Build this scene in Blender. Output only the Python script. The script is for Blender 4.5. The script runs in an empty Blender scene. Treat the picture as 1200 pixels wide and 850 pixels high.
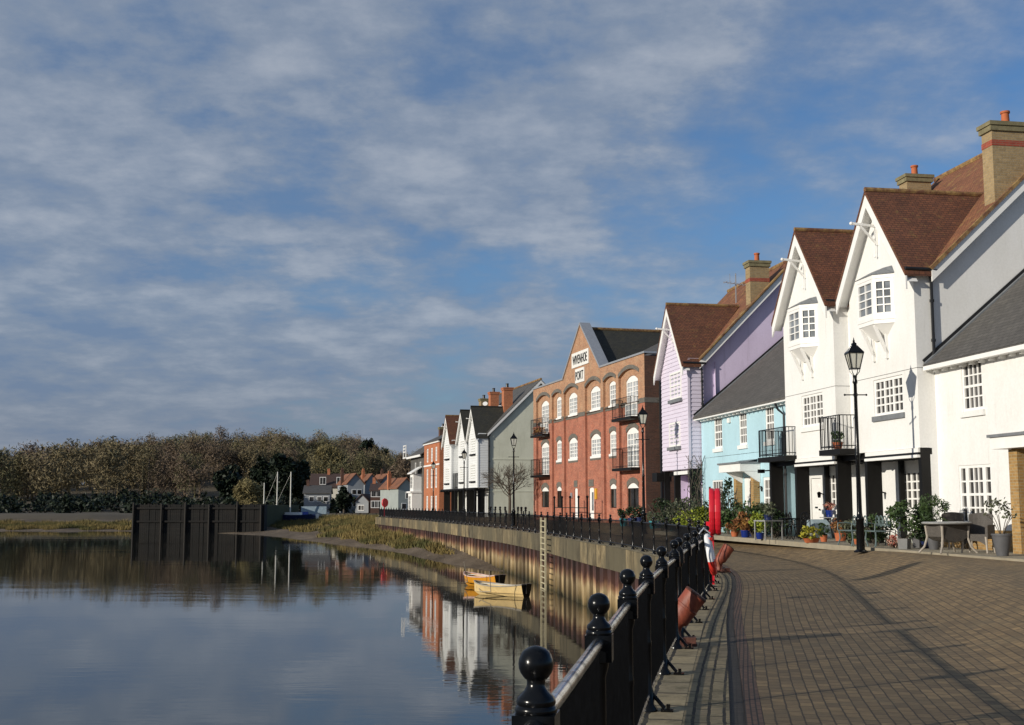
import bpy, bmesh, math, random
from mathutils import Vector, Matrix
from mathutils.geometry import tessellate_polygon
R = math.radians
rnd = random.Random(7)
scene = bpy.context.scene
col = scene.collection
V = Vector

# ------------------------------------------------------------------ camera
EYE = 1.65; FPX = 1400.0; PITCH = math.atan(166.0/1400.0)
cam = bpy.data.cameras.new('camera'); camo = bpy.data.objects.new('camera', cam); col.objects.link(camo)
cam.sensor_width = 36; cam.lens = 36*FPX/1200; cam.clip_start = 0.05; cam.clip_end = 8000
camo.location = (0, 0, EYE); camo.rotation_euler = (R(90)+PITCH, 0, 0)
scene.camera = camo

# ------------------------------------------------------------------ mesh builder
class MB:
    def __init__(s): s.v = []; s.f = []
    def face(s, pts):
        i = len(s.v); s.v += [tuple(p) for p in pts]; s.f.append(tuple(range(i, i+len(pts))))
    def obox(s, c, ax, ay, az):
        c, ax, ay, az = V(c), V(ax), V(ay), V(az); i = len(s.v)
        for k in (-1, 1):
            for a, b in ((-1, -1), (1, -1), (1, 1), (-1, 1)): s.v.append(tuple(c+a*ax+b*ay+k*az))
        for q in ((3, 2, 1, 0), (4, 5, 6, 7), (0, 1, 5, 4), (1, 2, 6, 5), (2, 3, 7, 6), (3, 0, 4, 7)):
            s.f.append(tuple(i+j for j in q))
    def box(s, x0, x1, y0, y1, z0, z1):
        x0, x1 = min(x0, x1), max(x0, x1); y0, y1 = min(y0, y1), max(y0, y1); z0, z1 = min(z0, z1), max(z0, z1)
        s.obox(((x0+x1)/2, (y0+y1)/2, (z0+z1)/2), ((x1-x0)/2, 0, 0), (0, (y1-y0)/2, 0), (0, 0, (z1-z0)/2))
    def bar(s, p, q, w, h=None, up=(0, 0, 1)):
        p, q = V(p), V(q); h = h or w; d = q-p; L = d.length; d.normalize()
        a = d.cross(V(up))
        if a.length < 1e-4: a = d.cross(V((1, 0, 0)))
        a.normalize(); b = a.cross(d)
        s.obox((p+q)/2, a*w/2, b*h/2, d*L/2)
    def tube(s, path, r, n=8, caps=True):
        path = [V(p) for p in path]; m = len(path); rs = r if isinstance(r, (list, tuple)) else [r]*m
        i0 = len(s.v); ref = None
        for k in range(m):
            d = (path[min(k+1, m-1)]-path[max(k-1, 0)]).normalized()
            if ref is None: ref = V((0, 0, 1)) if abs(d.z) < .9 else V((1, 0, 0))
            a = d.cross(ref).normalized(); b = a.cross(d).normalized(); ref = b
            for j in range(n):
                t = 2*math.pi*j/n; s.v.append(tuple(path[k]+(a*math.cos(t)+b*math.sin(t))*rs[k]))
        for k in range(m-1):
            for j in range(n):
                a = i0+k*n+j; b = i0+k*n+(j+1) % n; s.f.append((a, b, b+n, a+n))
        if caps:
            s.f.append(tuple(i0+j for j in range(n))[::-1]); s.f.append(tuple(i0+(m-1)*n+j for j in range(n)))
    def lathe(s, prof, c=(0, 0, 0), n=14, sq=0, rot=0):
        i0 = len(s.v); m = len(prof)
        for r, z in prof:
            for j in range(n):
                t = 2*math.pi*j/n+rot; s.v.append((c[0]+r*math.cos(t), c[1]+r*math.sin(t), c[2]+z))
        for k in range(m-1):
            for j in range(n):
                a = i0+k*n+j; b = i0+k*n+(j+1) % n; s.f.append((a, b, b+n, a+n))
        s.f.append(tuple(i0+j for j in range(n))[::-1]); s.f.append(tuple(i0+(m-1)*n+j for j in range(n)))
    def prism(s, pts, vec):
        pts = [V(p) for p in pts]; vec = V(vec); q = [p+vec for p in pts]; n = len(pts)
        s.face(pts[::-1]); s.face(q)
        for i in range(n): s.face([pts[i], pts[(i+1) % n], q[(i+1) % n], q[i]])
    def wall(s, outer, holes, fn, rev=None):
        polys = [[V((a, b, 0)) for a, b in outer]]+[[V((a, b, 0)) for a, b in h] for h in holes]
        flat = [p for q in polys for p in q]; base = len(s.v)
        s.v += [tuple(fn(p.x, p.y)) for p in flat]
        for t in tessellate_polygon(polys): s.f.append(tuple(base+i for i in t))
        if rev is not None:
            rev = V(rev)
            for h in holes:
                for i in range(len(h)):
                    a, b = V(fn(*h[i])), V(fn(*h[(i+1) % len(h)])); s.face([a, b, b+rev, a+rev])
    def sphere(s, c, r, n=10, m=7, sx=1, sy=1, sz=1):
        i0 = len(s.v)
        for k in range(m+1):
            ph = math.pi*k/m
            for j in range(n):
                t = 2*math.pi*j/n
                s.v.append((c[0]+sx*r*math.sin(ph)*math.cos(t), c[1]+sy*r*math.sin(ph)*math.sin(t), c[2]+sz*r*math.cos(ph)))
        for k in range(m):
            for j in range(n):
                a = i0+k*n+j; b = i0+k*n+(j+1) % n; s.f.append((a, a+n, b+n, b))
    def leaf(s, c, size, rg, asp=.55):
        u = rg.uniform; ex, ey, ez = u(-1, 1), u(-1, 1), u(-1, 1); k = size*.5/(math.sqrt(ex*ex+ey*ey+ez*ez)+1e-6); ex *= k; ey *= k; ez *= k
        dx, dy, dz = u(-1, 1), u(-1, 1), u(-1, 1); gx, gy, gz_ = dy*ez-dz*ey, dz*ex-dx*ez, dx*ey-dy*ex; k = size*asp*.5/(math.sqrt(gx*gx+gy*gy+gz_*gz_)+1e-6); gx *= k; gy *= k; gz_ *= k
        x, y, z = c[0], c[1], c[2]; i = len(s.v)
        s.v += [(x-ex, y-ey, z-ez), (x+gx, y+gy, z+gz_), (x+ex, y+ey, z+ez), (x-gx, y-gy, z-gz_)]
        s.f.append((i, i+1, i+2, i+3))
    def build(s, name, mat, parent=None, smooth=False, uv=True, loc=None, rot=None):
        me = bpy.data.meshes.new(name); me.from_pydata(s.v, [], s.f); me.materials.append(mat)
        if uv:
            l = me.uv_layers.new(name='UVMap').data; vs = me.vertices; Z = V((0, 0, 1))
            for p in me.polygons:
                n = p.normal; h = Z.cross(n)
                if h.length < .05: h = V((1, 0, 0)); w = V((0, 1, 0))
                else: h.normalize(); w = n.cross(h)
                for li in p.loop_indices:
                    co = vs[me.loops[li].vertex_index].co; l[li].uv = (co.dot(h), co.dot(w))
        if smooth:
            for p in me.polygons: p.use_smooth = True
            try: me.set_sharp_from_angle(angle=R(40))
            except Exception: pass
        o = bpy.data.objects.new(name, me); col.objects.link(o)
        if parent: o.parent = parent
        if loc: o.location = loc
        if rot: o.rotation_euler = rot
        return o
def tag(o, label=None, cat=None, group=None, kind=None):
    if label: o['label'] = label
    if cat: o['category'] = cat
    if group: o['group'] = group
    if kind: o['kind'] = kind
    return o
def thing(name, label, cat, loc=(0, 0, 0), rz=0, group=None):
    o = bpy.data.objects.new(name, None); col.objects.link(o); o.empty_display_size = .2
    o.location = loc; o.rotation_euler = (0, 0, rz); return tag(o, label, cat, group)
KIDS = {}
def copy_tree(o, parent=None):
    c = o.copy(); col.objects.link(c)
    if parent: c.parent = parent
    for ch in list(o.children): copy_tree(ch, c)
    return c
def ray(x, y):                                   # where the lens looks, to find a real point on a known plane
    a = (x-600)/FPX; b = (425-y)/FPX
    return V((a, math.cos(PITCH)-b*math.sin(PITCH), math.sin(PITCH)+b*math.cos(PITCH)))
def atz(x, y, z):
    r = ray(x, y); return V((0, 0, EYE))+r*((z-EYE)/r.z)
def atd(x, y, d):
    r = ray(x, y); return V((0, 0, EYE))+r*(d/r.y)

# ------------------------------------------------------------------ materials
def new(name):
    m = bpy.data.materials.new(name); m.use_nodes = True; nt = m.node_tree
    return m, nt, nt.nodes['Principled BSDF']
def N(nt, t, **k):
    n = nt.nodes.new(t)
    for a, b in k.items(): setattr(n, a, b)
    return n
def mix(nt, f, a, b, mode='MIX'):
    n = N(nt, 'ShaderNodeMix', data_type='RGBA', blend_type=mode)
    for i, v in ((0, f), (6, a), (7, b)):
        if hasattr(v, 'links') or isinstance(v, bpy.types.NodeSocket): nt.links.new(v, n.inputs[i])
        else: n.inputs[i].default_value = v if i == 0 else (*v[:3], 1)
    return n.outputs[2]
def noise(nt, vec, scale, detail=5, rough=.6, stretch=None):
    n = N(nt, 'ShaderNodeTexNoise'); n.inputs['Scale'].default_value = scale; n.inputs['Detail'].default_value = detail; n.inputs['Roughness'].default_value = rough
    if stretch:
        mp = N(nt, 'ShaderNodeMapping'); mp.inputs['Scale'].default_value = stretch; nt.links.new(vec, mp.inputs[0]); vec = mp.outputs[0]
    nt.links.new(vec, n.inputs['Vector']); return n.outputs['Fac']
def ramp(nt, fac, stops):
    n = N(nt, 'ShaderNodeValToRGB'); e = n.color_ramp.elements
    while len(e) < len(stops): e.new(.5)
    for x, (p, c) in zip(e, stops): x.position = p; x.color = (*c, 1) if len(c) == 3 else c
    nt.links.new(fac, n.inputs[0]); return n.outputs[0]
def step(nt, fac, a, b):
    n = N(nt, 'ShaderNodeMapRange'); n.inputs[1].default_value = a; n.inputs[2].default_value = b; nt.links.new(fac, n.inputs[0]); return n.outputs[0]
def bumpn(nt, h, bs, st, dist=.02, prev=None):
    b = N(nt, 'ShaderNodeBump'); b.inputs['Strength'].default_value = st; b.inputs['Distance'].default_value = dist
    nt.links.new(h, b.inputs['Height'])
    if prev: nt.links.new(prev, b.inputs['Normal'])
    nt.links.new(b.outputs[0], bs.inputs['Normal']); return b.outputs[0]
def pmat(name, c, rough=.6, var=.18, scale=4, bump=0, metal=0, stretch=None, c2=None, patch=(.55, .7), spec=.5, pscale=None):
    m, nt, bs = new(name); tc = N(nt, 'ShaderNodeTexCoord').outputs['Object']
    f = noise(nt, tc, scale, 6, .65, stretch)
    lo = tuple(x*(1-var) for x in c); hi = tuple(min(1, x*(1+var)) for x in c)
    o = ramp(nt, f, [(.3, lo), (.7, hi)])
    if c2: o = mix(nt, step(nt, noise(nt, tc, pscale or scale*.6, 7, .7, stretch), *patch), o, c2)
    nt.links.new(o, bs.inputs['Base Color']); bs.inputs['Roughness'].default_value = rough; bs.inputs['Metallic'].default_value = metal
    bs.inputs['Specular IOR Level'].default_value = spec
    if bump: bumpn(nt, f, bs, bump)
    return m
def bmat(name, c1, c2, mortar, bw, rh, ms=.01, rough=.8, bump=.4, blotch=None, bl=(.55, .7), bls=1.2, offset=.5, var=.25, vs=.6, sw=False, warp=0):
    m, nt, bs = new(name); t = N(nt, 'ShaderNodeTexCoord'); uv = t.outputs['UV']; oc = t.outputs['Object']
    if warp:                                                   # slightly uneven, hand-laid joints
        nz = N(nt, 'ShaderNodeTexNoise'); nz.inputs['Scale'].default_value = 5; nz.inputs['Detail'].default_value = 4; nt.links.new(oc, nz.inputs['Vector'])
        v1 = N(nt, 'ShaderNodeVectorMath', operation='SUBTRACT'); nt.links.new(nz.outputs['Color'], v1.inputs[0]); v1.inputs[1].default_value = (.5, .5, .5)
        v2 = N(nt, 'ShaderNodeVectorMath', operation='SCALE'); nt.links.new(v1.outputs[0], v2.inputs[0]); v2.inputs[3].default_value = warp
        v3 = N(nt, 'ShaderNodeVectorMath', operation='ADD'); nt.links.new(uv, v3.inputs[0]); nt.links.new(v2.outputs[0], v3.inputs[1]); uv = v3.outputs[0]
    b = N(nt, 'ShaderNodeTexBrick'); b.offset = offset
    b.inputs['Color1'].default_value = (*c1, 1); b.inputs['Color2'].default_value = (*c2, 1); b.inputs['Mortar'].default_value = (*mortar, 1)
    b.inputs['Scale'].default_value = 1; b.inputs['Brick Width'].default_value = bw; b.inputs['Row Height'].default_value = rh; b.inputs['Mortar Size'].default_value = ms; b.inputs['Mortar Smooth'].default_value = .2
    if sw:
        mp = N(nt, 'ShaderNodeMapping'); mp.inputs['Rotation'].default_value = (0, 0, R(90)); nt.links.new(uv, mp.inputs[0]); uv = mp.outputs[0]
    nt.links.new(uv, b.inputs['Vector']); o = b.outputs['Color']
    f = noise(nt, oc, vs, 7, .7)
    o = mix(nt, 1, o, ramp(nt, f, [(.3, (1-var,)*3), (.7, (1,)*3)]), 'MULTIPLY')
    f2 = noise(nt, oc, 9, 4, .7)
    o = mix(nt, 1, o, ramp(nt, f2, [(.3, (.78,)*3), (.7, (1.1,)*3)]), 'MULTIPLY')
    if blotch: o = mix(nt, step(nt, noise(nt, oc, bls, 8, .75), *bl), o, blotch)
    nt.links.new(o, bs.inputs['Base Color']); bs.inputs['Roughness'].default_value = rough
    if bump:
        inv = N(nt, 'ShaderNodeMath', operation='SUBTRACT'); inv.inputs[0].default_value = 1; nt.links.new(b.outputs['Fac'], inv.inputs[1])
        ad = N(nt, 'ShaderNodeMath', operation='MULTIPLY_ADD'); nt.links.new(f2, ad.inputs[0]); ad.inputs[1].default_value = .5; nt.links.new(inv.outputs[0], ad.inputs[2])
        bumpn(nt, ad.outputs[0], bs, bump, .012)
    return m
def glassmat(name, c, rough=.06, var=.5):
    m, nt, bs = new(name); tc = N(nt, 'ShaderNodeTexCoord').outputs['Object']
    o = ramp(nt, noise(nt, tc, 1.7, 2), [(.35, tuple(x*(1-var) for x in c)), (.65, tuple(x*(1+var) for x in c))])
    rn = N(nt, 'ShaderNodeObjectInfo').outputs['Random']
    cur = step(nt, noise(nt, tc, 2.2, 1, .5, (1.6, 1.6, .05)), .50, .54)                                           # drawn curtains in some of the panes
    hv = N(nt, 'ShaderNodeMath', operation='MULTIPLY'); nt.links.new(cur, hv.inputs[0]); nt.links.new(step(nt, rn, .35, .8), hv.inputs[1])
    o = mix(nt, hv.outputs[0], o, tuple(min(.5, x*3.2+.07) for x in c))
    nt.links.new(o, bs.inputs['Base Color']); bs.inputs['Roughness'].default_value = rough; bs.inputs['IOR'].default_value = 1.5
    bumpn(nt, noise(nt, tc, 2.5, 2), bs, .05, .02)
    return m
def wallmat(name, c, d):
    m, nt, bs = new(name); tc = N(nt, 'ShaderNodeTexCoord').outputs['Object']
    o = mix(nt, step(nt, noise(nt, tc, .9, 7, .68, (1, 1, .5)), .42, .85), c, d)
    o = mix(nt, step(nt, noise(nt, tc, 4.5, 5, .7, (1, 1, .07)), .585, .80), o, tuple(.82*x for x in d))          # drip streaks
    o = mix(nt, 1, o, ramp(nt, noise(nt, tc, 14, 4, .7), [(.3, (.93,)*3), (.7, (1.03,)*3)]), 'MULTIPLY')
    sx = N(nt, 'ShaderNodeSeparateXYZ'); nt.links.new(tc, sx.inputs[0]); ad = N(nt, 'ShaderNodeMath', operation='MULTIPLY_ADD'); nt.links.new(noise(nt, tc, 2.5, 5), ad.inputs[0]); ad.inputs[1].default_value = -1.1; nt.links.new(sx.outputs[2], ad.inputs[2])
    o = mix(nt, step(nt, ad.outputs[0], .35, -.15), o, tuple(x*y for x, y in zip(d, (.62, .64, .58))))             # splash dirt at the foot
    nt.links.new(o, bs.inputs['Base Color']); bs.inputs['Roughness'].default_value = .8; bumpn(nt, noise(nt, tc, 22, 4, .6), bs, .12, .01); return m
M = {}
M['render'] = wallmat('white_render', (.78, .775, .755), (.69, .68, .64))
M['white'] = pmat('white_paint', (.82, .81, .78), .45, .05, 3)
M['board_white'] = pmat('white_weatherboard', (.74, .75, .74), .55, .07, 1.5, .05, stretch=(1, 1, 6))
M['lilac'] = wallmat('lilac_render', (.64, .545, .72), (.55, .46, .61))
M['lilac_board'] = pmat('lilac_weatherboard', (.66, .60, .71), .55, .06, 1.5, .05, stretch=(1, 1, 5))
M['blue'] = wallmat('pale_sky_blue_render', (.43, .64, .72), (.35, .52, .58))
M['green_render'] = wallmat('pale_green_render', (.68, .68, .55), (.52, .52, .40))
M['far_cream'] = pmat('cream_render', (.62, .58, .48), .8, .08, .7)
M['far_pale'] = pmat('pale_grey_green_render', (.30, .33, .31), .8, .1, .7)
M['far_grey'] = pmat('pale_grey_render', (.27, .285, .30), .8, .12, .7)
M['black_wood'] = pmat('black_painted_wood', (.007, .0065, .006), .5, .4, 3, .1, stretch=(1, 1, .2), c2=(.02, .018, .015), patch=(.6, .9), spec=.25)
M['iron'] = pmat('black_painted_iron', (.0035, .0038, .0045), .2, .35, 14, .10, c2=(.03, .016, .010), patch=(.66, .76), spec=.28, pscale=16)
M['iron_dull'] = pmat('weathered_black_iron', (.009, .009, .010), .4, .3, 6, .06, c2=(.04, .035, .03), patch=(.6, .85), spec=.3)
M['worn'] = pmat('worn_handrail_steel', (.62, .61, .60), .22, .2, 5, .05, metal=1, stretch=(2, 2, 2), c2=(.05, .05, .055), patch=(.50, .60))
M['pipe'] = pmat('black_pipe', (.013, .013, .014), .35, .2, 4)
M['lead'] = pmat('lead_sheet', (.17, .18, .19), .6, .2, 4, .05)
M['slate'] = bmat('dark_slate', (.095, .088, .08), (.125, .116, .105), (.04, .038, .035), .28, .17, .008, .75, .6, blotch=(.15, .14, .11), bl=(.55, .9), bls=2.5)
M['slate_dk'] = bmat('mossy_dark_slate', (.034, .034, .028), (.05, .048, .036), (.015, .015, .014), .28, .17, .01, .85, .5, blotch=(.055, .05, .022), bl=(.5, .85), bls=1.5)
M['slate_grey'] = bmat('grey_slate', (.085, .083, .08), (.11, .105, .10), (.04, .04, .04), .3, .2, .01, .75, .4)
M['tile'] = bmat('brown_clay_tile', (.235, .088, .042), (.16, .062, .034), (.075, .032, .02), .165, .10, .008, .85, 1.0, blotch=(.25, .165, .05), bl=(.56, .80), bls=3.2, var=.45, vs=1.3)
M['tile_red'] = bmat('red_brown_clay_tile', (.34, .135, .06), (.25, .098, .048), (.11, .045, .026), .165, .10, .008, .85, .9, blotch=(.38, .26, .075), bl=(.54, .8), bls=2.2, var=.38, vs=1.2)
M['tile_moss'] = pmat('lichen_covered_ridge_tile', (.27, .17, .065), .9, .45, 5, .6, c2=(.13, .056, .032), patch=(.44, .6))
M['tile_far'] = pmat('far_orange_tile', (.20, .082, .042), .85, .35, 1.2, .2, c2=(.10, .05, .03), patch=(.5, .75))
M['tile_far_dk'] = pmat('far_dark_tile', (.06, .035, .028), .85, .3, 3, .2)
M['brick_wh'] = bmat('orange_red_brick', (.55, .16, .085), (.37, .095, .055), (.46, .33, .24), .225, .075, .008, .85, .35, blotch=(.50, .29, .19), bl=(.55, .95), bls=1.3, var=.38, vs=1.1)
M['brick_top'] = bmat('weathered_tan_brick', (.55, .265, .135), (.39, .175, .09), (.48, .38, .27), .225, .075, .009, .85, .35, blotch=(.48, .37, .23), bl=(.5, .9), bls=1.3, var=.3, vs=1.1)
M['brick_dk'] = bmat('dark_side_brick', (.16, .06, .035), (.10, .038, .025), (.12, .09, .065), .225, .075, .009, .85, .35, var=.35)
M['brick_grey'] = bmat('grey_brick', (.17, .155, .13), (.12, .11, .095), (.2, .18, .15), .225, .075, .01, .85, .3)
M['brick_far'] = bmat('bright_orange_brick', (.56, .175, .065), (.45, .13, .05), (.45, .26, .16), .225, .075, .008, .85, .2)
M['brick_dark_far'] = bmat('dark_red_brick', (.10, .035, .022), (.07, .026, .018), (.1, .07, .05), .225, .075, .01, .85, .2)
M['brick_yel'] = bmat('yellow_stock_brick', (.46, .27, .09), (.33, .19, .065), (.40, .30, .16), .225, .075, .011, .85, .4, var=.25)
M['brick_chim'] = bmat('buff_chimney_brick', (.42, .30, .15), (.32, .225, .11), (.34, .27, .17), .225, .075, .011, .85, .4, blotch=(.16, .13, .06), bl=(.6, .9), bls=2)
M['brick_red'] = bmat('red_band_brick', (.40, .075, .04), (.32, .06, .035), (.3, .15, .1), .225, .075, .008, .85, .3)
M['cap'] = pmat('lichened_chimney_cap', (.19, .165, .09), .9, .3, 5, .4)
M['pot_clay'] = pmat('orange_terracotta', (.42, .115, .04), .8, .18, 5, .1)
M['pot_blue'] = pmat('cobalt_glazed_pot', (.008, .025, .17), .2, .2, 4)
M['pot_navy'] = pmat('navy_glazed_pot', (.01, .018, .07), .25, .2, 4)
M['pot_teal'] = pmat('teal_glazed_pot', (.03, .22, .26), .3, .25, 4)
M['pot_grey'] = pmat('grey_stone_planter', (.17, .17, .165), .7, .12, 5, .1)
M['pot_dkgrey'] = pmat('dark_grey_planter', (.085, .085, .09), .65, .15, 5, .1)
M['wicker'] = bmat('grey_wicker', (.24, .21, .18), (.17, .15, .13), (.06, .055, .05), .03, .012, .003, .7, .8, var=.15)
M['wicker_leg'] = pmat('pale_wicker_leg', (.34, .30, .25), .6, .15, 8)
M['tabletop'] = pmat('grey_table_top', (.27, .27, .26), .35, .1, 5)
M['bistro'] = pmat('grey_green_metal', (.10, .14, .14), .5, .2, 6)
M['red_plastic'] = pmat('red_plastic', (.55, .012, .025), .35, .12, 3, .03)
M['red_cloth'] = pmat('red_band', (.62, .025, .015), .6, .15, 5, .1)
M['white_cloth'] = pmat('white_band', (.75, .75, .76), .6, .12, 6, .1)
M['rust'] = pmat('rust_red_iron', (.22, .05, .026), .55, .4, 7, .6, c2=(.36, .105, .05), patch=(.5, .65), stretch=(1, 1, .5))
M['rust_dk'] = pmat('rusty_brown_iron', (.075, .024, .014), .7, .4, 9, .5)
M['boat_orange'] = pmat('orange_varnished_hull', (.62, .27, .02), .4, .12, 4)
M['boat_cream'] = pmat('cream_hull', (.68, .50, .23), .5, .12, 3, c2=(.42, .29, .12), patch=(.55, .8))
M['boat_dark'] = pmat('dark_wet_wood', (.018, .015, .012), .6, .3, 6, spec=.25)
M['boat_grey'] = pmat('weathered_grey_wood', (.30, .27, .22), .7, .2, 6, .1)
M['boat_pink'] = pmat('pale_pink_gunwale', (.55, .38, .33), .6, .2, 6)
M['hull_white'] = pmat('white_boat_hull', (.60, .60, .58), .4, .1, 2)
M['hull_navy'] = pmat('navy_boat_hull', (.02, .035, .10), .35, .2, 2)
M['tarp'] = pmat('blue_tarpaulin', (.025, .06, .33), .5, .25, 3, .2)
M['tarp_pale'] = pmat('pale_grey_blue_tarpaulin', (.25, .32, .36), .6, .2, 3, .2)
M['mast'] = pmat('pale_mast', (.60, .58, .52), .5, .1, 3)
M['tar'] = bmat('tarred_rusty_planking', (.016, .014, .011), (.009, .008, .007), (.002, .002, .002), 6, .32, .02, .9, .6, blotch=(.02, .013, .009), bl=(.5, .85), bls=.5, var=.5)
M['metal_pale'] = pmat('galvanised_metal', (.45, .46, .47), .4, .1, 4, metal=.5)
M['ladder'] = pmat('pale_ochre_ladder_steel', (.46, .41, .27), .7, .25, 5, .1)
M['glass'] = glassmat('dark_window_glass', (.022, .02, .018))
M['glass_grey'] = glassmat('curtained_window_glass', (.17, .185, .20), .1, .35)
M['glass_pale'] = glassmat('net_curtained_glass', (.33, .35, .36), .12, .25)
M['louvre'] = pmat('pale_louvre', (.42, .42, .37), .5, .12, 2, stretch=(1, 1, 8))
M['lamp_glass'] = pmat('frosted_lantern_glass', (.55, .54, .47), .25, .1, 4)
M['sign'] = pmat('white_sign_board', (.74, .73, .69), .6, .08, 3)
M['letter'] = pmat('black_lettering', (.018, .018, .02), .6, .1, 3)
M['yellow'] = pmat('yellow_notice', (.62, .33, .03), .5, .05, 3)
M['brown_door'] = pmat('brown_door_paint', (.10, .045, .02), .5, .2, 3)
M['bark'] = pmat('grey_brown_bark', (.085, .068, .05), .9, .3, 8, .4)
M['buoy'] = pmat('white_buoy_plastic', (.7, .7, .68), .4, .05, 3)
def leafmat(name, c, var=.5, rough=.55, c2=None, scale=2.2):
    m, nt, bs = new(name); t = N(nt, 'ShaderNodeTexCoord').outputs['Object']; g = N(nt, 'ShaderNodeNewGeometry').outputs['Random Per Island']
    o = ramp(nt, g, [(0, tuple(x*(1-var) for x in c)), (1, tuple(x*(1+var) for x in c))])
    if c2: o = mix(nt, step(nt, noise(nt, t, scale, 3), .45, .62), o, c2)
    nt.links.new(o, bs.inputs['Base Color']); bs.inputs['Roughness'].default_value = rough; bs.inputs['Specular IOR Level'].default_value = .25
    return m
M['leaf_dk'] = leafmat('dark_evergreen_leaves', (.022, .038, .016))
M['leaf_mid'] = leafmat('mid_green_leaves', (.05, .085, .025), c2=(.028, .05, .018))
M['leaf_lime'] = leafmat('lime_green_leaves', (.22, .26, .03))
M['leaf_olive'] = leafmat('olive_grey_leaves', (.09, .10, .06))
M['leaf_brown'] = leafmat('russet_leaves', (.20, .08, .03), c2=(.30, .16, .04))
M['leaf_yel'] = leafmat('yellow_green_leaves', (.30, .27, .03), c2=(.10, .15, .02))
M['petal_red'] = leafmat('red_and_pale_petals', (.30, .05, .04), c2=(.55, .40, .30), scale=9)
M['conifer'] = leafmat('black_green_conifer_needles', (.014, .022, .012), .5)
M['twig'] = leafmat('bare_brown_twigs', (.185, .150, .085), .16, .9, c2=(.135, .125, .065), scale=.04)
M['twig_red'] = leafmat('bare_purple_brown_twigs', (.155, .115, .08), .16, .9)
M['twig_olive'] = leafmat('bare_olive_twigs', (.215, .18, .085), .25, .9)
M['marsh'] = leafmat('marsh_grass_blades', (.20, .15, .055), .45, .9, c2=(.085, .085, .03), scale=.12)

# quay, mud, paving materials
def mud_mat():
    m, nt, bs = new('wet_estuary_mud'); tc = N(nt, 'ShaderNodeTexCoord').outputs['Object']
    f = noise(nt, tc, .35, 8, .65, (1, .4, 1))
    nt.links.new(ramp(nt, f, [(.35, (.10, .075, .05)), (.65, (.215, .165, .115))]), bs.inputs['Base Color'])
    bs.inputs['Roughness'].default_value = .8; bs.inputs['Specular IOR Level'].default_value = .15; bumpn(nt, noise(nt, tc, 1.5, 7, .7), bs, .9, .25); return m
M['mud'] = mud_mat()
def conc_mat():
    m, nt, bs = new('stained_quay_concrete'); t = N(nt, 'ShaderNodeTexCoord'); oc = t.outputs['Object']; uv = t.outputs['UV']
    b = N(nt, 'ShaderNodeTexBrick'); b.offset = 0; b.inputs['Scale'].default_value = 1; b.inputs['Brick Width'].default_value = 1.9; b.inputs['Row Height'].default_value = 4; b.inputs['Mortar Size'].default_value = .07
    b.inputs['Color1'].default_value = (.29, .225, .125, 1); b.inputs['Color2'].default_value = (.10, .085, .055, 1); b.inputs['Mortar'].default_value = (.04, .033, .022, 1)
    nt.links.new(uv, b.inputs['Vector'])
    f = noise(nt, oc, 1.6, 8, .7, (1, 1, .5)); f2 = noise(nt, oc, .25, 4)
    o = mix(nt, 1, b.outputs[0], ramp(nt, f, [(.36, (.30, .28, .24)), (.62, (1.15, 1.15, 1.1))]), 'MULTIPLY')
    o = mix(nt, step(nt, f2, .45, .68), o, (.10, .085, .05)); o = mix(nt, step(nt, noise(nt, oc, 3.2, 6, .75, (1, 1, .3)), .55, .72), o, (.075, .06, .04))
    nt.links.new(o, bs.inputs['Base Color']); bs.inputs['Roughness'].default_value = .9; bumpn(nt, f, bs, .5, .03); return m
M['conc'] = conc_mat()
def pile_mat():
    m, nt, bs = new('rusted_and_silted_steel_piling'); tc = N(nt, 'ShaderNodeTexCoord').outputs['Object']
    sx = N(nt, 'ShaderNodeSeparateXYZ'); nt.links.new(tc, sx.inputs[0])
    f = noise(nt, tc, 1.1, 7, .7, (1.5, 1.5, .25)); fs = noise(nt, tc, 6, 5, .7, (1, 1, .15))
    a = N(nt, 'ShaderNodeMath', operation='MULTIPLY_ADD'); nt.links.new(f, a.inputs[0]); a.inputs[1].default_value = 1.5; nt.links.new(sx.outputs[2], a.inputs[2])
    z = step(nt, a.outputs[0], -2.3, -.2)
    o = ramp(nt, z, [(0, (.03, .03, .015)), (.16, (.075, .066, .028)), (.34, (.30, .225, .115)), (.56, (.52, .41, .24)), (.70, (.30, .17, .10)), (.80, (.10, .042, .032)), (1, (.058, .028, .026))])
    o = mix(nt, 1, o, ramp(nt, fs, [(.3, (.5, .48, .45)), (.7, (1.15, 1.12, 1.1))]), 'MULTIPLY')
    uvx = N(nt, 'ShaderNodeSeparateXYZ'); nt.links.new(N(nt, 'ShaderNodeTexCoord').outputs['UV'], uvx.inputs[0])
    cell = N(nt, 'ShaderNodeTexWhiteNoise', noise_dimensions='1D'); fl = N(nt, 'ShaderNodeMath', operation='FLOOR'); nt.links.new(uvx.outputs[0], fl.inputs[0]); nt.links.new(fl.outputs[0], cell.inputs['W'])
    o = mix(nt, 1, o, ramp(nt, cell.outputs['Value'], [(0, (.28, .25, .22)), (.5, (.8, .78, .74)), (1, (1.3, 1.25, 1.15))]), 'MULTIPLY')      # each sheet silted and rusted differently
    nt.links.new(o, bs.inputs['Base Color']); bs.inputs['Roughness'].default_value = .8; bumpn(nt, fs, bs, .3, .03); return m
M['pile'] = pile_mat()
M['slab'] = bmat('pale_quay_stone', (.42, .335, .19), (.32, .26, .155), (.025, .02, .013), .66, .6, .02, .85, .6, blotch=(.11, .09, .045), bl=(.5, .68), bls=2.2, var=.35, vs=2, offset=0, warp=.06)
M['sett'] = bmat('stone_setts', (.36, .28, .15), (.27, .21, .12), (.02, .016, .01), .62, .12, .014, .85, .6, blotch=(.09, .075, .035), bl=(.48, .66), bls=2.6, var=.35, vs=2.5, warp=.022)
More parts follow.
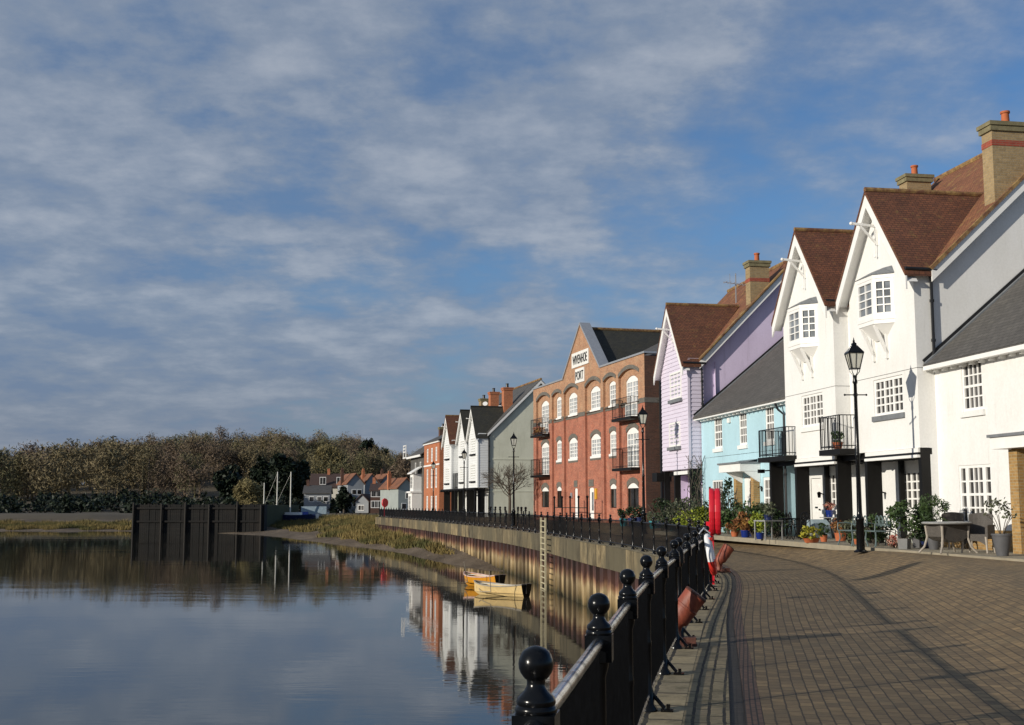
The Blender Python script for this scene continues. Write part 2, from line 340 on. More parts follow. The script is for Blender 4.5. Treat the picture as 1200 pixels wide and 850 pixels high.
M['drain'] = bmat('dark_channel_brick', (.075, .06, .045), (.055, .046, .036), (.018, .015, .012), .10, .05, .006, .8, .5, var=.35, sw=True, warp=.01)
M['redstrip'] = bmat('red_channel_brick', (.17, .09, .055), (.12, .07, .045), (.03, .022, .016), .2, .045, .007, .8, .5)
M['paver'] = bmat('brown_block_paving', (.32, .215, .10), (.185, .125, .062), (.075, .052, .028), .19, .11, .008, .85, .6, blotch=(.13, .10, .055), bl=(.53, .74), bls=.9, var=.3, vs=.5, warp=.02)
M['paver_dk'] = bmat('dark_brown_block_paving', (.085, .068, .05), (.068, .054, .04), (.02, .016, .012), .105, .17, .011, .85, .75, var=.3)
M['path'] = pmat('grey_pavement_stone', (.27, .235, .17), .85, .2, 2, .15, c2=(.29, .21, .105), patch=(.58, .8))
M['earth'] = pmat('winter_grass_ground', (.05, .055, .02), .95, .3, .05, .2)
M['hillg'] = pmat('wooded_hill_floor', (.085, .066, .04), .95, .35, .06, .2)

# ------------------------------------------------------------------ world, sun
AZ, EL = R(32), R(15)
SUN = V((-math.cos(AZ)*math.cos(EL), -math.sin(AZ)*math.cos(EL), math.sin(EL))).normalized()
w = bpy.data.worlds.new('World'); scene.world = w; w.use_nodes = True; nt = w.node_tree
bg = nt.nodes['Background']; sky = N(nt, 'ShaderNodeTexSky', sky_type='NISHITA'); sky.sun_disc = False
sky.sun_elevation = EL; sky.sun_rotation = math.atan2(SUN.x, SUN.y) % (2*math.pi); sky.air_density = 1.0; sky.dust_density = .4; sky.ozone_density = 2.0
SKYS = .085
tc = N(nt, 'ShaderNodeTexCoord').outputs['Generated']; sp = N(nt, 'ShaderNodeSeparateXYZ'); nt.links.new(tc, sp.inputs[0])
def mth(op, a, b=None, c=None):
    n = N(nt, 'ShaderNodeMath', operation=op)
    for i, v in enumerate((a, b, c)):
        if v is None: continue
        if isinstance(v, (int, float)): n.inputs[i].default_value = v
        else: nt.links.new(v, n.inputs[i])
    return n.outputs[0]
zz = mth('ADD', mth('MAXIMUM', sp.outputs[2], 0.0), .20)
cx = mth('DIVIDE', sp.outputs[0], zz); cy = mth('DIVIDE', sp.outputs[1], zz)
cb = N(nt, 'ShaderNodeCombineXYZ'); nt.links.new(cx, cb.inputs[0]); nt.links.new(cy, cb.inputs[1])
n1 = noise(nt, cb.outputs[0], 1.1, 3, .5, (1, .8, 1)); n2 = noise(nt, cb.outputs[0], 4.2, 9, .59, (.85, .8, 1)); n3 = noise(nt, cb.outputs[0], 11, 6, .6, (.8, .9, 1))
# more cloud to the west (left), clearer to the east, as in the sky that day
bias = mth('MULTIPLY', sp.outputs[0], -.30)
cov = mth('ADD', mth('ADD', mth('MULTIPLY', n1, .75), mth('MULTIPLY', n2, .65)), bias)
mask = step(nt, mth('ADD', cov, mth('MULTIPLY', n3, .15)), .54, .80)
thick = step(nt, mth('ADD', n2, mth('MULTIPLY', n3, .35)), .52, .86)
cc = ramp(nt, thick, [(0, (1.75, 2.55, 4.0)), (.45, (2.6, 3.2, 4.2)), (1, (4.1, 4.55, 5.3))])
skyc = mix(nt, 1, sky.outputs[0], (.65, .88, 1.16), 'MULTIPLY')
mk = mth('MULTIPLY', mask, .88)
mm = N(nt, 'ShaderNodeMix', data_type='RGBA'); nt.links.new(mk, mm.inputs[0]); nt.links.new(skyc, mm.inputs[6]); nt.links.new(cc, mm.inputs[7])
lowz = N(nt, 'ShaderNodeMapRange'); lowz.inputs[1].default_value = 0; lowz.inputs[2].default_value = .16; lowz.inputs[3].default_value = .75; lowz.inputs[4].default_value = 0; nt.links.new(sp.outputs[2], lowz.inputs[0])
hz = mix(nt, lowz.outputs[0], mm.outputs[2], (1.9, 2.2, 2.95))
nt.links.new(hz, bg.inputs['Color']); bg.inputs['Strength'].default_value = SKYS
sl = bpy.data.lights.new('sun', 'SUN'); sl.energy = 3.9; sl.angle = R(.5); sl.color = (1, .925, .80)
so = bpy.data.objects.new('sun', sl); col.objects.link(so); so.rotation_euler = SUN.to_track_quat('Z', 'Y').to_euler()
vs = scene.view_settings; vs.view_transform = 'Standard'; vs.look = 'None'; vs.exposure = .12; vs.gamma = 1

# ------------------------------------------------------------------ quay line
RAW = [(-2.6, -12), (-1.7, -7), (-1.05, -3), (-.5, 0.2), (.07, 3.56), (.42, 5.75), (.78, 8), (1.13, 10.05), (1.49, 12), (1.92, 14.2), (2.38, 16.6), (2.85, 18.9), (3.4, 21.5), (4.0, 24.5), (4.5, 27.5), (4.82, 30.5), (4.97, 33.5), (4.93, 37), (4.65, 41), (4.3, 46), (3.62, 51), (2.8, 58), (1.85, 66), (-.05, 78.3), (-2.6, 91), (-6.5, 110), (-11, 130), (-17.4, 156)]
def catmull(P, n=14):
    out = []
    for i in range(len(P)-1):
        p0, p1, p2, p3 = (V(P[max(i-1, 0)]), V(P[i]), V(P[i+1]), V(P[min(i+2, len(P)-1)]))
        for k in range(n):
            t = k/n; out.append(.5*((2*p1)+(p2-p0)*t+(2*p0-5*p1+4*p2-p3)*t*t+(3*p1-p0-3*p2+p3)*t**3))
    out.append(V(P[-1])); return out
CV = catmull(RAW); AL = [0]
for i in range(1, len(CV)): AL.append(AL[-1]+(CV[i]-CV[i-1]).length)
LEN = AL[-1]
import bisect
def rc(a):
    a = max(0, min(LEN-1e-4, a)); i = min(bisect.bisect_right(AL, a)-1, len(CV)-2); t = (a-AL[i])/(AL[i+1]-AL[i])
    p = CV[i].lerp(CV[i+1], t); j0, j1 = max(0, i-6), min(len(CV)-1, i+7); d = (CV[j1]-CV[j0]).normalized()
    return p, d, V((d.y, -d.x))
def arc_of_y(y):
    i = min(range(len(CV)), key=lambda k: abs(CV[k].y-y)); 
    return AL[i]+(y-CV[i].y)*1.02
def gz(t):
    u = max(0, min(1, (t-3.1)/2.2)); return .4*u*u*(3-2*u)
def q3(a, t, z=None):
    p, d, n = rc(a); r = p+n*t; return V((r.x, r.y, gz(t) if z is None else z))
def strip(name, ts, mat, z0=0, a0=0, a1=None, step_=1.2, zfn=None):
    a1 = a1 or LEN; na = int((a1-a0)/step_)+1; vs_, fs, uvs = [], [], []
    for i in range(na+1):
        a = a0+(a1-a0)*i/na
        yq = rc(a)[0].y; kk = 1-.42*max(0, min(1, (yq-11)/11))*max(0, min(1, (35-yq)/9))       # the kerb bands narrow in the bend
        for t in ts:
            t = t-(1-kk)*t*max(0, 1-t/3) if 0 < t < 3 else t
            p = q3(a, t); vs_.append((p.x, p.y, p.z+z0)); uvs.append((a, t))
    m = len(ts)
    for i in range(na):
        for j in range(m-1): k = i*m+j; fs.append((k, k+1, k+m+1, k+m))
    me = bpy.data.meshes.new(name); me.from_pydata(vs_, [], fs); me.materials.append(mat)
    l = me.uv_layers.new(name='UVMap').data
    for lp in me.loops: l[lp.index].uv = uvs[lp.vertex_index]
    o = bpy.data.objects.new(name, me); col.objects.link(o); return tag(o, kind='structure')
strip('quay_edge_stones', [-.28, -.1, .1, .28], M['slab'], .004)
strip('sett_kerb', [.28, .45, .64], M['sett'], .002)
strip('drain_channel', [.64, .70, .76], M['drain'], -.012)
strip('red_brick_channel', [.76, .9], M['redstrip'], 0)
strip('block_paving', [.9]+[.9+.4*i for i in range(1, 16)]+[8, 10, 14, 20, 30, 44], M['paver'], .002)
strip('rear_ground', [44, 80, 200, 600, 1500], M['earth'], 0, step_=6)
# riverside wall: concrete cap and corrugated piling
WATER = -2.75
qw = thing('quay_wall', 'rust and silt stained sheet piling quay wall with a concrete cap under the railing', 'wall')
mb = MB(); na = int(LEN/.8)
for i in range(na):
    a, b = LEN*i/na, LEN*(i+1)/na
    A = [q3(a, -.29, 0), q3(a, -.29, -.9), q3(a, .32, -.9)]; B = [q3(b, -.29, 0), q3(b, -.29, -.9), q3(b, .32, -.9)]
    mb.face([A[0], B[0], B[1], A[1]]); mb.face([A[1], B[1], B[2], A[2]])
cap = mb.build('concrete_cap', M['conc'], qw)
l = cap.data.uv_layers[0].data
for p in cap.data.polygons:
    k = p.index//2
    for j, li in enumerate(p.loop_indices):
        co = cap.data.vertices[cap.data.loops[li].vertex_index].co; l[li].uv = (LEN*(k+(1 if j in (1, 2) else 0))/na, co.z+2)
mb = MB(); prof = [(0, -.24), (.62, -.24), (.70, .36), (1.32, .36), (1.4, -.24)]; per = 1.4
pts = []; a = 0
while a < LEN-2:
    for da, t in prof[:4]: pts.append((a+da, t))
    a += per
for (a, t), (b, u) in zip(pts, pts[1:]):
    zs = [-.88, -1.6, -2.3, -3.4]
    P = [[q3(a, t, z), q3(b, u, z)] for z in zs]
    for k in range(3): mb.face([P[k][0], P[k][1], P[k+1][1], P[k+1][0]])
sp_ = mb.build('sheet_piling', M['pile'], qw); l = sp_.data.uv_layers[0].data
for p in sp_.data.polygons:
    k = p.index//3
    for li in p.loop_indices: l[li].uv = (k//2*1.0+.5 if k % 4 else k//2+.5, 0)
# quay end, turning away from the water at the far corner
p, d, n = rc(LEN); mb = MB(); e0 = V((p.x-.29*n.x, p.y-.29*n.y, 0)); e1 = e0+V((n.x, n.y, 0))*22
mb.face([e0, e1, e1+V((0, 0, -3.4)), e0+V((0, 0, -3.4))]); mb.build('end_face', M['conc'], qw)

# ------------------------------------------------------------------ water, mud, terrain
def water_mat():
    m, nt, bs = new('still_estuary_water'); tc = N(nt, 'ShaderNodeTexCoord').outputs['Object']
    bs.inputs['Base Color'].default_value = (.030, .028, .021, 1); bs.inputs['Roughness'].default_value = .025; bs.inputs['IOR'].default_value = 1.36
    f = noise(nt, tc, .9, 4, .55, (.55, 1.5, 1)); f2 = noise(nt, tc, .12, 3, .5, (.5, 1.6, 1)); f3 = noise(nt, tc, 4, 3, .5, (.5, 1.3, 1))
    s_ = mth2(nt, 'ADD', mth2(nt, 'MULTIPLY', f, .5), mth2(nt, 'MULTIPLY', f2, 1.2)); s_ = mth2(nt, 'ADD', s_, mth2(nt, 'MULTIPLY', f3, .10))
    pt = step(nt, noise(nt, tc, .035, 3, .5, (.5, 1.6, 1)), .42, .62); s_ = mth2(nt, 'MULTIPLY', s_, mth2(nt, 'ADD', mth2(nt, 'MULTIPLY', pt, .9), .35)); bumpn(nt, s_, bs, .07, .12); return m
def mth2(nt, op, a, b):
    n = N(nt, 'ShaderNodeMath', operation=op)
    for i, v in enumerate((a, b)):
        if isinstance(v, (int, float)): n.inputs[i].default_value = v
        else: nt.links.new(v, n.inputs[i])
    return n.outputs[0]
mb = MB(); mb.face([(-900, -300, WATER), (60, -300, WATER), (60, 240, WATER), (-900, 240, WATER)])
tag(mb.build('river_water', water_mat()), kind='structure')
# mud bank: waterline polyline, rising towards the far shore
WL = [(-1.2, 80), (-3.6, 88), (-5.2, 93), (-9.2, 107), (-13.5, 119), (-20, 136), (-30, 159), (-41, 181), (-60, 196), (-140, 200)]
def wl_y(x):
    for (x0, y0), (x1, y1) in zip(WL, WL[1:]):
        if x1 <= x <= x0: return y0+(y1-y0)*(x-x0)/(x1-x0)
    return WL[0][1] if x > WL[0][0] else WL[-1][1]
def mud_z(x, y):
    d = y-wl_y(x); d -= 1.5*math.sin(x*.35)+.8*math.sin(x*.9+y*.2)
    z = WATER+.02+.034*d+.05*math.sin(x*.5+y*.13)*min(1, max(0, d/8))
    near = max(0, 1-abs(x-(-6-(y-96)*.18))/9); z += near*min(1, max(0, (d-1)/9))*.55   # bank heaped against the quay
    return min(z, -.85)
mb = MB(); nx, ny = 90, 70
for i in range(nx+1):
    for j in range(ny+1):
        x = 4-i*1.5; y = 78+j*2.3; mb.v.append((x, y, mud_z(x, y)))
for i in range(nx):
    for j in range(ny): k = i*(ny+1)+j; mb.f.append((k, k+ny+1, k+ny+2, k+1))
tag(mb.build('mud_bank', M['mud'], smooth=True, uv=False), kind='structure')
# far land and wooded hill
skyline = [(-120, 555), (0, 535), (120, 522), (230, 512), (300, 507), (370, 506), (410, 512), (440, 520), (470, 531), (520, 545), (600, 560), (760, 575)]
def sk(px):
    for (a, b), (c, d) in zip(skyline, skyline[1:]):
        if a <= px <= c: return b+(d-b)*(px-a)/(c-a)
    return 575
def land_z(x, y):
    def sm(a, b, v): u = max(0, min(1, (v-a)/(b-a))); return u*u*(3-2*u)
    base = -3.2+2.9*sm(224, 246, y)
    ridge = max(1.5, 1.65+(591-sk(600+1400*x/440)-46)/1400*440)
    return base+sm(270, 435, y)*ridge
mb = MB(); xs = [-1500, -900, -600, -420]+[-340+20*i for i in range(30)]+[300, 450, 700, 1100, 1800]; ys = [205, 215]+[222+3*i for i in range(10)]+[255+15*i for i in range(20)]+[600, 800, 1200, 2000, 4000]
for x in xs:
    for y in ys: mb.v.append((x, y, land_z(x, y)))
for i in range(len(xs)-1):
    for j in range(len(ys)-1): k = i*len(ys)+j; mb.f.append((k, k+len(ys), k+len(ys)+1, k+1))
tag(mb.build('wooded_hill', M['hillg'], smooth=True, uv=False), kind='structure')
mb = MB(); mb.box(-16.5, 320, 157, 262, -3.2, .28); tag(mb.build('far_quay_ground', M['path'], uv=False), kind='structure')

# ------------------------------------------------------------------ building helpers (local x runs along the front away from us, local y points to the river)
class House:
    def __init__(s, name, label, cat, P0, ang, group=None, z=.4):
        s.ang = ang; s.P0 = V(P0); a = R(ang); s.u = V((-math.sin(a), math.cos(a))); s.inn = V((math.cos(a), math.sin(a))); s.z = z
        s.root = thing(name, label, cat, (P0[0], P0[1], 0), R(90+ang), group)
    def part(s, name, mb, mat, parent=None, **k): return mb.build(name, M[mat], parent or s.root, **k)
    def world(s, a, D, z=0): p = s.P0+s.u*a+s.inn*D; return V((p.x, p.y, z))
def front(D): return lambda a, b: (a, -D, b)
def side(sx): return lambda a, b: (sx, -a, b)
def rect(a0, a1, b0, b1): return [(a0, b0), (a1, b0), (a1, b1), (a0, b1)]
def arch(a0, a1, b0, b1, rise, n=8):
    pts = [(a0, b0), (a1, b0)]; w_ = (a1-a0)/2; c = (a0+a1)/2; r = (w_*w_+rise*rise)/(2*rise); cz = b1-r; t0 = math.asin(min(1, w_/r))
    for i in range(n+1):
        t = t0-2*t0*i/n; pts.append((c+r*math.sin(t), cz+r*math.cos(t)))
    return pts
def window(H, a0, a1, z0, z1, D, cols, rows, glass='glass', fw=.07, mw=.03, groups=1, gw=.07, sash=False, frame='white', rise=0, archfill=False, name='window', depth=.06, sill=None, silld=.06):
    """timber window: outer frame, casement stiles, glazing bars; the pane is its sub-part"""
    mb = MB(); y0, y1 = -(D-.005), -(D+depth)
    top = z1-(rise if archfill else 0)
    mb.box(a0, a0+fw, y0, y1, z0, top); mb.box(a1-fw, a1, y0, y1, z0, top); mb.box(a0+fw, a1-fw, y0, y1, z0, z0+fw); mb.box(a0+fw, a1-fw, y0, y1, top-fw, top)
    if archfill:
        mb.prism([(x, y0, z) for x, z in arch(a0, a1, top-.001, z1, rise)], (0, y1-y0, 0))
    ia0, ia1, iz0, iz1 = a0+fw, a1-fw, z0+fw, top-fw; W = (ia1-ia0)/groups
    yb = y0-.012
    for g in range(groups):
        g0, g1 = ia0+W*g, ia0+W*(g+1)
        if g: mb.box(g0-gw/2, g0+gw/2, y0-.004, y1, iz0, iz1)
        l0, l1 = g0+(gw/2 if g else 0), g1-(gw/2 if g < groups-1 else 0)
        for c in range(1, cols): x = l0+(l1-l0)*c/cols; mb.box(x-mw/2, x+mw/2, yb, y1, iz0, iz1)
    for r in range(1, rows):
        z = iz0+(iz1-iz0)*r/rows; ww = gw if (sash and r == rows//2) else mw
        mb.box(ia0, ia1, yb+.004, y1, z-ww/2, z+ww/2)
    f = H.part(name, mb, frame, uv=False)
    p = MB(); yy = -(D+depth*.75)
    p.face([(ia0-.01, yy, iz0-.01), (ia1+.01, yy, iz0-.01), (ia1+.01, yy, iz1+.01), (ia0-.01, yy, iz1+.01)]); p.build('pane', M[glass], f)
    if sill:
        q = MB(); q.box(a0-.08, a1+.08, -(D-silld-.04), -(D+.02), z0-.16, z0-.003); q.build('sill', M[sill], f)
    return f
def slab_roof(mb, pts, th):
    """roof plane given by its upper outline, with thickness straight down"""
    mb.prism([V(p) for p in pts], (0, 0, -th))
def gable_roof(H, c, hw, ze, za, D0, D1e, D1a, mat='tile', ov=.22, th=.13, name='gable_roof'):
    sl = (za-ze)/hw; mb = MB(); zl = ze-ov*sl
    for sg in (-1, 1):
        e = c+sg*(hw+ov)
        slab_roof(mb, [(c, -D0, za), (c, -D1a, za), (e, -D1e, zl), (e, -D0, zl)], th)
    r = H.part(name, mb, mat)
    q = MB(); q.tube([(c, -D0-.01, za+.02), (c, -D1a, za+.02)], .08, 8); q.build('ridge_tiles', M['tile_moss' if mat.startswith('tile') else 'slate_dk'], r, uv=False)
    return r
def bargeboards(H, c, hw, ze, za, D, ov=.22, w_=.26, mat='white', name='bargeboard', drop=.30):
    sl = (za-ze)/hw; mb = MB()
    for sg in (-1, 1):
        e = c+sg*(hw+ov); zl = ze-ov*sl
        o = .14
        P = [(c, -D, za-o), (e, -D, zl-o), (e, -D, zl-o-w_*1.5), (c, -D, za-o-w_*1.6)]
        mb.prism(P, (0, -.05, 0))
        # soffit board between the verge and the wall
        mb.face([(c, -D-.05, za-o-w_*.6), (e, -D-.05, zl-o-w_*.6), (e, -.02, zl-o-w_*.6), (c, -.02, za-o-w_*.6)])
    return H.part(name, mb, mat, uv=False)
def chimney(H, s0, s1, D0, D1, z0, z1, mat, band=None, parent=None, pots=1, potc='pot_clay', capm='cap', pr=.13):
    mb = MB(); mb.box(s0, s1, -D0, -D1, z0, z1-.28)
    ch = H.part('chimney', mb, mat, parent)
    q = MB(); q.box(s0-.06, s1+.06, -D0+.06, -D1-.06, z1-.28, z1-.12); q.box(s0-.10, s1+.10, -D0+.10, -D1-.10, z1-.12, z1); q.build('cap', M[capm], ch)
    if band:
        q = MB(); q.box(s0-.012, s1+.012, -D0+.012, -D1-.012, band, band+.17); q.build('brick_band', M['brick_red'], ch)
    for k in range(pots):
        q = MB(); cx_ = (s0+s1)/2; cy_ = -(D0+(D1-D0)*(k+.5)/pots)
        q.lathe([(pr, 0), (pr*.92, .1), (pr*.85, .34), (pr*1.08, .36), (pr*1.08, .42), (pr*.8, .43)], (cx_, cy_, z1), 12); q.build('chimney_pot', M[potc], ch, smooth=True, uv=False)
    return ch
def downpipe(H, pts, r=.045, name='downpipe'):
    mb = MB(); mb.tube(pts, r, 8)
    for p, q in zip(pts, pts[1:]):
        if abs(p[2]-q[2]) > 1.2:
            n = int(abs(p[2]-q[2])/1.8)
            for k in range(n+1):
                z = q[2]+(p[2]-q[2])*(k+.5)/(n+1); mb.lathe([(r*1.5, -.04), (r*1.5, .04)], (q[0], q[1], z), 8)
    return H.part(name, mb, 'pipe', uv=False)
def hoist(H, c, z, L=.85, drop=.95, name='hoist_beam', metal=False):
    mb = MB(); mb.bar((c, .02, z), (c, L, z+.06), .07); mb.bar((c, .04, z-.55), (c, L*.66, z), .055); mb.bar((c, .03, z-.6), (c, .03, z+.12), .07); mb.sphere((c, L, z+.06), .055)
    mb.tube([(c-.0, .10, z-.02), (c, .10, z-drop)], .013, 6); mb.sphere((c, .10, z-drop), .035)
    return H.part(name, mb, 'iron' if metal else 'white', uv=False)
def balcony(H, s0, s1, Dout, Din, z0, z1, name='balcony', slab=True, step_=.12, slabmat='black_wood'):
    mb = MB(); mb.box(s0-.06, s1+.06, -Dout+.05, -Din, z0-.2, z0-.02)
    b = H.part(name, mb, slabmat)
    q = MB(); r = .016
    cor = [(s0, -Din), (s0, -Dout), (s1, -Dout), (s1, -Din)]
    for z in (z0+.08, z1):
        for a, c in zip(cor, cor[1:]): q.bar((*a, z), (*c, z), .035, .03)
    for a, c in zip(cor, cor[1:]):
        n = max(1, int((V(c)-V(a)).length/step_))
        for k in range(n+1):
            p = V(a).lerp(V(c), k/n); q.bar((p.x, p.y, z0), (p.x, p.y, z1), .018 if 0 < k < n else .04)
    q.build('balcony_railing', M['iron'], b, uv=False); return b
def boards(mb, z0, z1, fn_range, y, axis, pitch=.19, out=.035):
    """lapped weatherboards; fn_range(z) gives the span at that height; y is the plane, axis 0 front / 1 side"""
    z = z0
    while z < z1-.01:
        t = min(z+pitch, z1); a0, a1 = fn_range(z); b0, b1 = fn_range(t)
        if a1-a0 > .02:
            if axis == 0:
                mb.face([(a0, y+out, z), (a1, y+out, z), (b1, y+.006, t), (b0, y+.006, t)]); mb.face([(a0, y, z), (a1, y, z), (a1, y+out, z), (a0, y+out, z)])
            else:
                mb.face([(y-out, a0, z), (y-out, a1, z), (y-.006, b1, t), (y-.006, b0, t)]); mb.face([(y, a0, z), (y, a1, z), (y-out, a1, z), (y-out, a0, z)])
        z = t
def oriel(H, c, z0=7.15, z1=8.42, hw=.92, fw=.52, dp=.47):
    """canted bay window on brackets under a little lead roof"""
    mb = MB(); P = [(c-hw, 0), (c-fw, dp), (c+fw, dp), (c+hw, 0)]
    def pl(a, k): return [(c+(x-c)*a, y*a, k) for x, y in P]
    ring = lambda a, za, zb, m_: [m_.face([pl(a, za)[i], pl(a, za)[i+1], pl(a, zb)[i+1], pl(a, zb)[i]]) for i in range(3)]
    m_ = MB(); m_.prism(pl(1.04, z0), (0, 0, .11)); m_.prism(pl(1.0, z0-.001), (0, 0, -.12))
    lo = [(c-.35, .0, z0-.55), (c-.25, .06, z0-.55), (c+.25, .06, z0-.55), (c+.35, 0, z0-.55)]; hi = pl(.97, z0-.12)
    for i in range(3): m_.face([lo[i], lo[i+1], hi[i+1], hi[i]])
    m_.face(lo[::-1])
    o = H.part('oriel_window', m_, 'white', uv=False)
    hd = MB(); hd.prism(pl(1.03, z1-.02), (0, 0, .12)); hd.build('head', M['white'], o, uv=False)
    f = MB(); g = MB()
    for i in range(3):
        a, b = V((*P[i], 0)), V((*P[i+1], 0)); d = (b-a); L = d.length; d.normalize(); n = V((-d.y, d.x, 0)); n = n if n.y > 0 or (abs(n.y) < .5 and False) else -n
        zb, zt = z0+.11, z1-.02
        def bx(u0, u1, v0, v1, th=.05): f.obox(a+d*(u0+u1)/2+V((0, 0, (v0+v1)/2))-n*.03, d*(u1-u0)/2, n*th/2, V((0, 0, (v1-v0)/2)))
        fr = .10; bx(0, fr, zb, zt, .07); bx(L-fr, L, zb, zt, .07); bx(fr, L-fr, zb, zb+fr, .06); bx(fr, L-fr, zt-fr, zt, .06)
        nc = 2 if i == 1 else 2
        for k in range(1, nc): u = fr+(L-2*fr)*k/nc; bx(u-.02, u+.02, zb+fr, zt-fr)
        for k in range(1, 4): v = zb+fr+(zt-zb-2*fr)*k/4; bx(fr, L-fr, v-.018, v+.018, .045)
        q = [a+d*.05-n*.045, b-d*.05-n*.045]; g.face([q[0]+V((0, 0, zb+.03)), q[1]+V((0, 0, zb+.03)), q[1]+V((0, 0, zt-.03)), q[0]+V((0, 0, zt-.03))])
    ff = f.build('glazing_frame', M['white'], o, uv=False); g.build('pane', M['glass_grey'], o)
    r = MB(); e = pl(1.10, z1+.10); t = [(c-.62, .01, z1+.46), (c-.3, .03, z1+.46), (c+.3, .03, z1+.46), (c+.62, .01, z1+.46)]; t = [(c-hw*.95, .01, z1+.34), (c-fw*.8, .05, z1+.36), (c+fw*.8, .05, z1+.36), (c+hw*.95, .01, z1+.34)]
    for i in range(3): r.face([e[i], e[i+1], t[i+1], t[i]])
    r.face(e); r.face([t[0], t[3], t[2], t[1]]); r.build('lead_roof', M['lead'], o)
    for sg in (-1, 1):
        k = MB(); x = c+sg*.42; k.bar((x, .02, z0-1.0), (x, dp*.85, z0-.16), .09, .08); k.bar((x, .045, z0-1.15), (x, .045, z0-.12), .09); k.bar((x, .02, z0-.17), (x, dp*.9, z0-.17), .085)
        k.build('bracket', M['white'], o, uv=False)
    return o
def gutter(H, s0, s1, D, z, mat='pipe', r=.06):
    mb = MB(); mb.tube([(s0, -D, z), (s1, -D, z)], r, 8); return H.part('gutter', mb, mat, uv=False)
def lead_canopy(H, s0, s1, D0, D1, z0, z1):
    mb = MB(); mb.box(s0, s1, -D0, -D1, z0, z1-.07); c = H.part('porch_canopy', mb, 'white', uv=False)
    q = MB(); q.prism([(s0-.05, -D0+.06, z1-.07), (s1+.05, -D0+.06, z1-.07), (s1+.05, -D0+.06, z1), (s0-.05, -D0+.06, z1)], (0, -(D1-D0)-.05, 0)); q.prism([(s0+.15, -(D0+.3), z1), (s1-.15, -(D0+.3), z1), (s1-.25, -D1, z1+.12), (s0+.25, -D1, z1+.12)], (0, 0, -.01)); q.build('lead_top', M['lead'], c); return c

# ------------------------------------------------------------------ twin-gabled white house
A0 = (11.6, 34.0); AG = 9.5
H1 = House('gabled_house', 'white rendered house with two tall gables, oriel windows and brown tiled roofs', 'house', A0, AG, 'houses along the quay')
mb = MB()
g1, g2 = (0, 4.2), (5.45, 9.7)
ROOF = lambda D: 8.55+.92*(D-.73)
for (a, b) in (g1, g2):
    c = (a+b)/2; hole = []
    wn = (a+.88, a+2.72) if a == 0 else (a+1.02, a+2.78)
    mb.wall([(a, 3.25), (b, 3.25), (b, 8.45), (c, 11.05), (a, 8.45)], [rect(wn[0], wn[1], 4.32, 5.44)], front(0), (0, -.1, 0))
    for x in (a, b): mb.wall(rect(.0, .53, 3.25, 8.45), [], side(x))
    mb.face([(a, 0, 3.25), (b, 0, 3.25), (b, -1.4, 3.25), (a, -1.4, 3.25)])
# recessed main front between and beside the gables, ground floor back wall
mb.wall(rect(4.2, 5.45, 3.25, 8.5), [], front(.525)); mb.wall(rect(9.7, 9.9, 3.25, 8.5), [], front(.525))
mb.wall(rect(0, 11.3, .4, 3.25), [rect(2.43, 3.75, 1.46, 2.7), rect(8.3, 9.55, 1.46, 2.76), rect(5.0, 5.95, .45, 2.6), rect(9.75, 10.65, .45, 2.6)], front(1.3), (0, -.08, 0))
mb.wall(rect(.3, 1.3, .4, 3.25), [], side(.001))
# gable ends
RD, RZ = 6.55, 13.95
for x in (0, 9.9):
    mb.wall([(.525 if x == 0 else .525, 3.25 if x == 0 else 3.25), (12.5, .4), (12.5, 8.5), (RD, RZ-.12), (.62, 8.45), (.525, 8.45)], [], side(x))
mb.wall(rect(0, 9.9, .4, 8.5), [], front(12.5))
H1.part('walls', mb, 'render')
mb = MB()
for (a, b), z in ((g1, 5.54), (g2, 5.54)):
    for y0 in (.006,): mb.box(a, b, 0, y0, z-.008, z+.008)
    mb.box(a-.006, a, 0, -.52, z-.008, z+.008)
H1.part('render_joint', mb, 'pot_grey', uv=False)
# main roof
mb = MB(); s0, s1 = -.22, 10.1
slab_roof(mb, [(s0, -.42, ROOF(.42)+.13), (s1, -.42, ROOF(.42)+.13), (s1, -RD, RZ+.13), (s0, -RD, RZ+.13)], .13)
slab_roof(mb, [(s0, -RD, RZ+.13), (s1, -RD, RZ+.13), (s1, -12.8, 8.35), (s0, -12.8, 8.35)], .13)
mr = H1.part('main_roof', mb, 'tile_red')
q = MB(); q.tube([(s0-.02, -RD, RZ+.15), (s1+.02, -RD, RZ+.15)], .11, 8); q.build('ridge_tiles', M['tile_moss'], mr, uv=False)
q = MB(); q.bar((s0-.03, -.42, ROOF(.42)+.13), (s0-.03, -RD, RZ+.14), .11, .10); q.build('verge_tiles', M['tile_moss'], mr, uv=False)
q = MB()
P = [(s0-.03, -.45, ROOF(.45)+.06), (s0-.03, -RD, RZ+.06), (s0-.03, -RD, RZ-.30), (s0-.03, -.45, ROOF(.45)-.28)]
q.prism(P, (.05, 0, 0)); q.face([(s0, -.5, ROOF(.5)-.1), (s0, -RD, RZ-.1), (0, -RD, RZ-.1), (0, -.5, ROOF(.5)-.1)]); H1.part('verge_board', q, 'white', uv=False)
for (a, b) in (g1, g2):
    c = (a+b)/2; hw = (b-a)/2
    gable_roof(H1, c, hw, 8.58, 11.28, -.38, .52, 3.62)
    bargeboards(H1, c, hw, 8.58, 11.28, -.36)
    oriel(H1, c+.02)
hoist(H1, 2.1, 10.15); hoist(H1, 7.58, 10.15)
window(H1, .88, 2.72, 4.32, 5.44, .04, 2, 4, groups=3, mw=.05, gw=.10, fw=.09, sill='lead')
window(H1, 5.45+1.02, 5.45+2.78, 4.32, 5.44, .04, 2, 4, groups=3, mw=.05, gw=.10, fw=.09, sill='white')
window(H1, 2.43, 3.75, 1.46, 2.7, 1.33, 2, 4, groups=2, mw=.05, gw=.10, fw=.09, sill='white')
